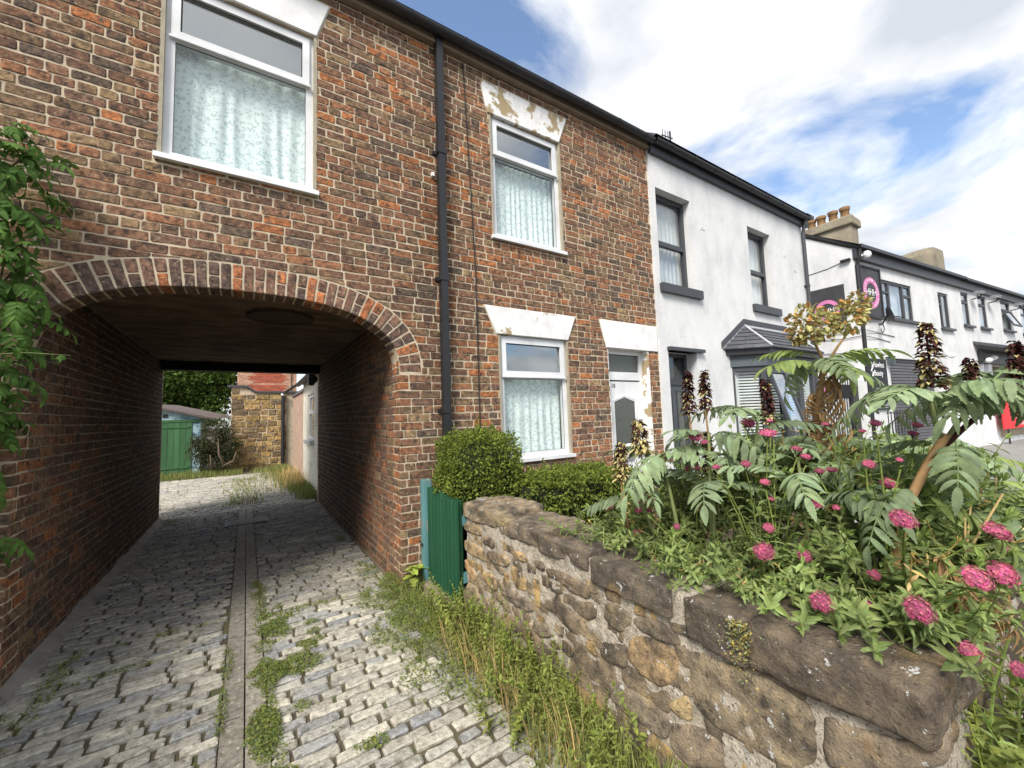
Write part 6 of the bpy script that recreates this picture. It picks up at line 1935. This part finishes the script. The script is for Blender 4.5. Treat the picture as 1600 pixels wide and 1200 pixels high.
B = blades(strip(800, .35, 1.3, lambda y, f: 1.53 - .16 * f), NP.uniform(.05, .18, 800), .4, .0026, .7, 1.3)
A2 = blades(strip(500, 3.1, 4.0, lambda y, f: 1.46 - .28 * f), NP.uniform(.06, .2, 500), .5, .0026, .7, 1.3)
stuff_np('long_grass', [A, B, A2], 'grass_blade', 'tall green grass growing along the foot of the stone wall', 'grass')
Sx = blades(strip(260, 1.5, 2.9, lambda y, f: 1.38 - .22 * f), NP.uniform(.16, .40, 260), .35, .0022, .8, 1.3, np.array([-.15, .12, 0]))
stuff_np('dry_grass', [Sx], 'straw', 'bleached straw grass stems in the weeds by the stone wall', 'grass')
# mats of low leafy weed on the setts
def mat_patch(cx_, cy_, rx_, ry_, n, h, size=.016):
    r_ = np.sqrt(NP.uniform(0, 1, n)); a = NP.uniform(0, 6.283, n)
    x = cx_ + rx_ * r_ * np.cos(a) * NP.uniform(.7, 1.1, n); y = cy_ + ry_ * r_ * np.sin(a) * NP.uniform(.7, 1.1, n)
    keep = np.array([noise.noise(Vector((float(p) * 7, float(q) * 7, 3.0))) > -.28 for p, q in zip(x, y)])
    x, y, r2 = x[keep], y[keep], r_[keep]
    z = NP.uniform(0, 1, len(x)) * h * (1 - .75 * r2 ** 2) + .003
    P = np.stack([x, y, z], 1)
    D = NP.normal(size=P.shape) * np.array([1, 1, .5]) + np.array([0, 0, .45])
    return leaf_quads(P, D, NP.uniform(size * .6, size * 1.3, len(P)), .5, gauss_tint(len(P), .6, 1.4, .12))
MATSP = [(.21, 3.88, .12, .20, 1500, .05), (.14, 3.25, .13, .16, 1500, .05), (.32, 3.26, .16, .14, 1300, .045), (.10, 2.68, .09, .24, 1500, .05), (.13, 2.2, .07, .2, 700, .035), (.10, 4.9, .06, .35, 500, .03),
         (.45, 4.15, .4, .10, 600, .03), (1.28, 4.05, .24, .42, 5200, .15), (1.22, 3.45, .24, .38, 4200, .13), (1.20, 2.85, .22, .35, 3000, .12), (1.25, 2.25, .2, .4, 3000, .16), (1.30, 1.7, .18, .4, 2600, .16), (1.12, 4.75, .12, .35, 600, .05),
         (-1.02, 4.0, .08, .5, 600, .03), (-1.12, 3.35, .12, .4, 500, .03), (-1.1, 9.3, .15, .35, 500, .06), (1.12, 6.2, .06, .12, 200, .06), (-.09, 3.6, .04, .3, 300, .03), (-.10, 3.0, .03, .3, 250, .03), (-.5, 4.35, .35, .05, 250, .025), (-.75, 3.9, .25, .04, 200, .02)]
MATSP += [(1.08, 3.95, .26, .36, 2600, .07), (1.02, 3.25, .24, .34, 2200, .06), (1.0, 2.6, .2, .3, 1200, .05)]
MATSP += [(.13, 1.9 + .3 * k_, .035 + .05 * R.random(), .2, 260, .025) for k_ in range(11)] + [(.28 + .12 * R.gauss(0, 1), 2.2 + 2.2 * R.random(), .06, .06, 120, .02) for k_ in range(16)]
parts_ = [mat_patch(*a) for a in MATSP]
# tufts in the open joints
n = 2600
jx, jy = NP.uniform(-1.2, 1.3, n), NP.uniform(1.4, 6.5, n)
kp = np.array([noise.noise(Vector((float(a) * 1.6, float(b) * 1.6, 9.0))) > .12 for a, b in zip(jx, jy)]); jx, jy = jx[kp], jy[kp]
P = np.stack([jx, jy, NP.uniform(-.008, .008, len(jx))], 1)
parts_.append(leaf_quads(P, NP.normal(size=P.shape) + np.array([0, 0, .4]), NP.uniform(.008, .018, len(P)), .5, gauss_tint(len(P), .5, 1.2, .1)))
stuff_np('low_weeds', parts_, 'weed_leaf', 'mats of low green weed growing between the setts', 'weeds')
WS = [shoot_mesh(R.uniform(.26, .44), R.choice((11, 13, 15)), R.uniform(.036, .056), R.uniform(.019, .028), R.uniform(-.2, .5), 'weed_leaf', n=3, up=1.2, tw=2.2) for _ in range(6)]
WL = [('bushy pale leaved weed at the foot of the wall end by the gate', 3.02), ('tall leafy weed against the wall below the first coping joint', 2.66), ('reddish leafy weed beside the bleached grass', 2.3), ('broad clump of oval leaved weed against the middle of the wall', 1.98), ('upright weed with narrow leaves near the bottom of the picture', 1.62), ('dark leaved weed at the wall foot nearest the street', 1.3)]
for k, (lab, y) in enumerate(WL):
    t_ = thing('weed_plant', (1.42, y, 0), lab, 'weed', 'weeds along the foot of the stone wall')
    for j in range((44, 36, 30, 46, 30, 24)[k]):
        x_ = 1.52 - abs(R.gauss(0, .16)); y_ = y + R.gauss(0, .15)
        zz = Vector((R.gauss(-.15, .25), R.gauss(0, .25), 1)).normalized(); a = Matrix.Rotation(R.uniform(0, 6.28), 3, zz) @ zz.orthogonal().normalized()
        place(R.choice(WS), 'leafy_shoot', t_, (x_, y_, -.01), Matrix((a, zz.cross(a), zz)).transposed(), R.uniform(.6, 1.15) * (.85 if k in (4, 5) else 1))
dk = thing('broad_leaf_weed', (1.34, 3.98, 0), 'bright broad leaved seedling at the foot of the brick jamb', 'weed')
for k in range(11):
    an = R.uniform(0, 6.28); e = rad(R.uniform(10, 60)); q = MB(); b = Vector((1.34 + R.uniform(-.05, .05), 3.95 + R.uniform(-.06, .02), R.uniform(.10, .24)))
    leaflet(q, b, (math.cos(an) * math.cos(e), math.sin(an) * math.cos(e), math.sin(e)), (0, 0, 1), R.uniform(.09, .13), R.uniform(.055, .08), 4, .6, .25, (1.5, 1.55, 1.1)); q.build('leaf', 'weed_leaf', dk)
q = MB(); q.tube([(1.34, 3.97, 0), (1.34, 3.94, .24)], .005, 5); q.build('stem', 'stem', dk)
sc_ = thing('wall_stonecrop', (1.515, .87, .70), 'small yellowish stonecrop hanging from the coping joint near the wall end', 'plant')
P = np.stack([NP.uniform(1.485, 1.52, 700), NP.normal(.865, .028, 700), .86 - np.abs(NP.normal(0, .085, 700))], 1)
V, F_, T = leaf_quads(P, NP.normal(size=P.shape) + np.array([-.8, 0, .1]), NP.uniform(.006, .012, 700), .7, gauss_tint(700, .4, 1.0, .2))
o = link('foliage', np_mesh('foliage', V - np.array(WLOC[sc_.name]), F_, T, 'pale_pod'), sc_, WLOC[sc_.name]); o['kind'] = 'stuff'
# pavement weeds beyond the wall end
PW = [((1.95, .30, 0), 'leafy weed growing on the pavement at the end of the stone wall'), ((2.35, .32, 0), 'leafy weed on the pavement under the street wall at the right edge')]
for p, lab in PW:
    t_ = thing('pavement_weed', p, lab, 'weed', 'weeds on the pavement side')
    for j in range(34):
        zz = Vector((R.gauss(-.05, .3), R.gauss(-.1, .2), 1)).normalized(); a = Matrix.Rotation(R.uniform(0, 6.28), 3, zz) @ zz.orthogonal().normalized()
        place(R.choice(VS + WS), 'leafy_shoot', t_, (p[0] + R.gauss(.08, .14), p[1] + R.gauss(.02, .07), R.choice((0, 0, .2, .4))), Matrix((a, zz.cross(a), zz)).transposed(), R.uniform(.9, 1.5))

# ------------------------------------------------------------------ yard planting
G1 = blades(np.stack([NP.uniform(-3.0, -.1, 2600), NP.uniform(16.2, 17.9, 2600), np.zeros(2600)], 1), NP.uniform(.08, .26, 2600), .5, .006, .7, 1.3)
yy = NP.uniform(9.8, 17.6, 4200)
G2 = blades(np.stack([1.32 - np.abs(NP.normal(0, 1, 4200)) * (.12 + .05 * (yy - 9)), yy, np.zeros(4200)], 1), NP.uniform(.06, .26, 4200), .5, .006, .7, 1.35)
G3 = blades(np.stack([NP.normal(0, .22, 900), NP.uniform(10, 15, 900), np.zeros(900)], 1), NP.uniform(.04, .12, 900), .6, .006, .7, 1.3)
stuff_np('yard_grass', [G1, G2, G3], 'grass_blade', 'rough green grass along the edges of the yard', 'grass')
stuff_np('yard_straw', [blades(np.stack([1.25 - np.abs(NP.normal(0, .25, 500)), NP.uniform(11.5, 14.5, 500), np.zeros(500)], 1), NP.uniform(.2, .5, 500), .4, .006, .7, 1.2)], 'straw', 'tall dry grass in front of the cream wall in the yard', 'grass')
def bush(name, label, cat, c, rr, n, size, material, trunk, lo=.55, hi=1.4, clumps=40):
    t_ = thing(name, trunk[0], label, cat)
    c, rr = np.array(c, float), np.array(rr, float)
    cc = NP.normal(size=(clumps, 3)); cc /= np.linalg.norm(cc, axis=1, keepdims=True); cc *= (NP.uniform(.45, 1.0, (clumps, 1)))
    cr_ = NP.uniform(.18, .36, clumps); which = NP.randint(0, clumps, n)
    d = NP.normal(size=(n, 3)); d /= np.linalg.norm(d, axis=1, keepdims=True)
    P = c + (cc[which] * .86 + d * cr_[which][:, None] * NP.uniform(.6, 1, (n, 1))) * rr
    P = P[P[:, 2] > .05]; m = len(P)
    Nn = (P - c) / rr
    V, F, T = leaf_quads(P, Nn * .3 + NP.normal(size=P.shape), NP.uniform(size * .7, size * 1.3, m), .62, gauss_tint(m, lo, hi, .08))
    o = link('crown', np_mesh('crown', V - np.array(WLOC[t_.name]), F, T, material), t_, WLOC[t_.name]); o['kind'] = 'stuff'
    for p in trunk[1]:
        stem(t_, p, trunk[2], trunk[2] * .35, 'bark', 'trunk')
    return t_
bush('yard_tree', 'dense broadleaf tree rising behind the shed and stone outbuilding', 'tree', (-2.9, 29, 4.0), (3.0, 2.6, 3.4), 34000, .19, 'tree_leaf',
     ((-3.4, 29, 0), [[(-3.4, 29, 0), (-3.3, 29, 2), (-3.5, 29.1, 4.5)], [(-3.3, 29, 2), (-2.2, 28.8, 4.2)], [(-3.3, 29, 2), (-4.6, 29, 4.6)]], .22), .5, 1.5, 90)
bush('yard_shrub', 'rounded dark shrub with a bent bare stem in front of the outbuilding', 'shrub', (-.86, 17.3, .98), (.80, .7, .92), 11000, .055, 'shrub_leaf',
     ((-.7, 17.2, 0), [[(-.7, 17.2, 0), (-.6, 16.7, .35), (-.75, 16.55, .7), (-.8, 17, 1.2)], [(-.62, 16.75, .3), (-.35, 16.5, .45), (-.28, 16.6, .75)], [(-.7, 17.2, 0), (-.95, 16.7, .3), (-.98, 16.6, .7)]], .05), .5, 1.5, 70)
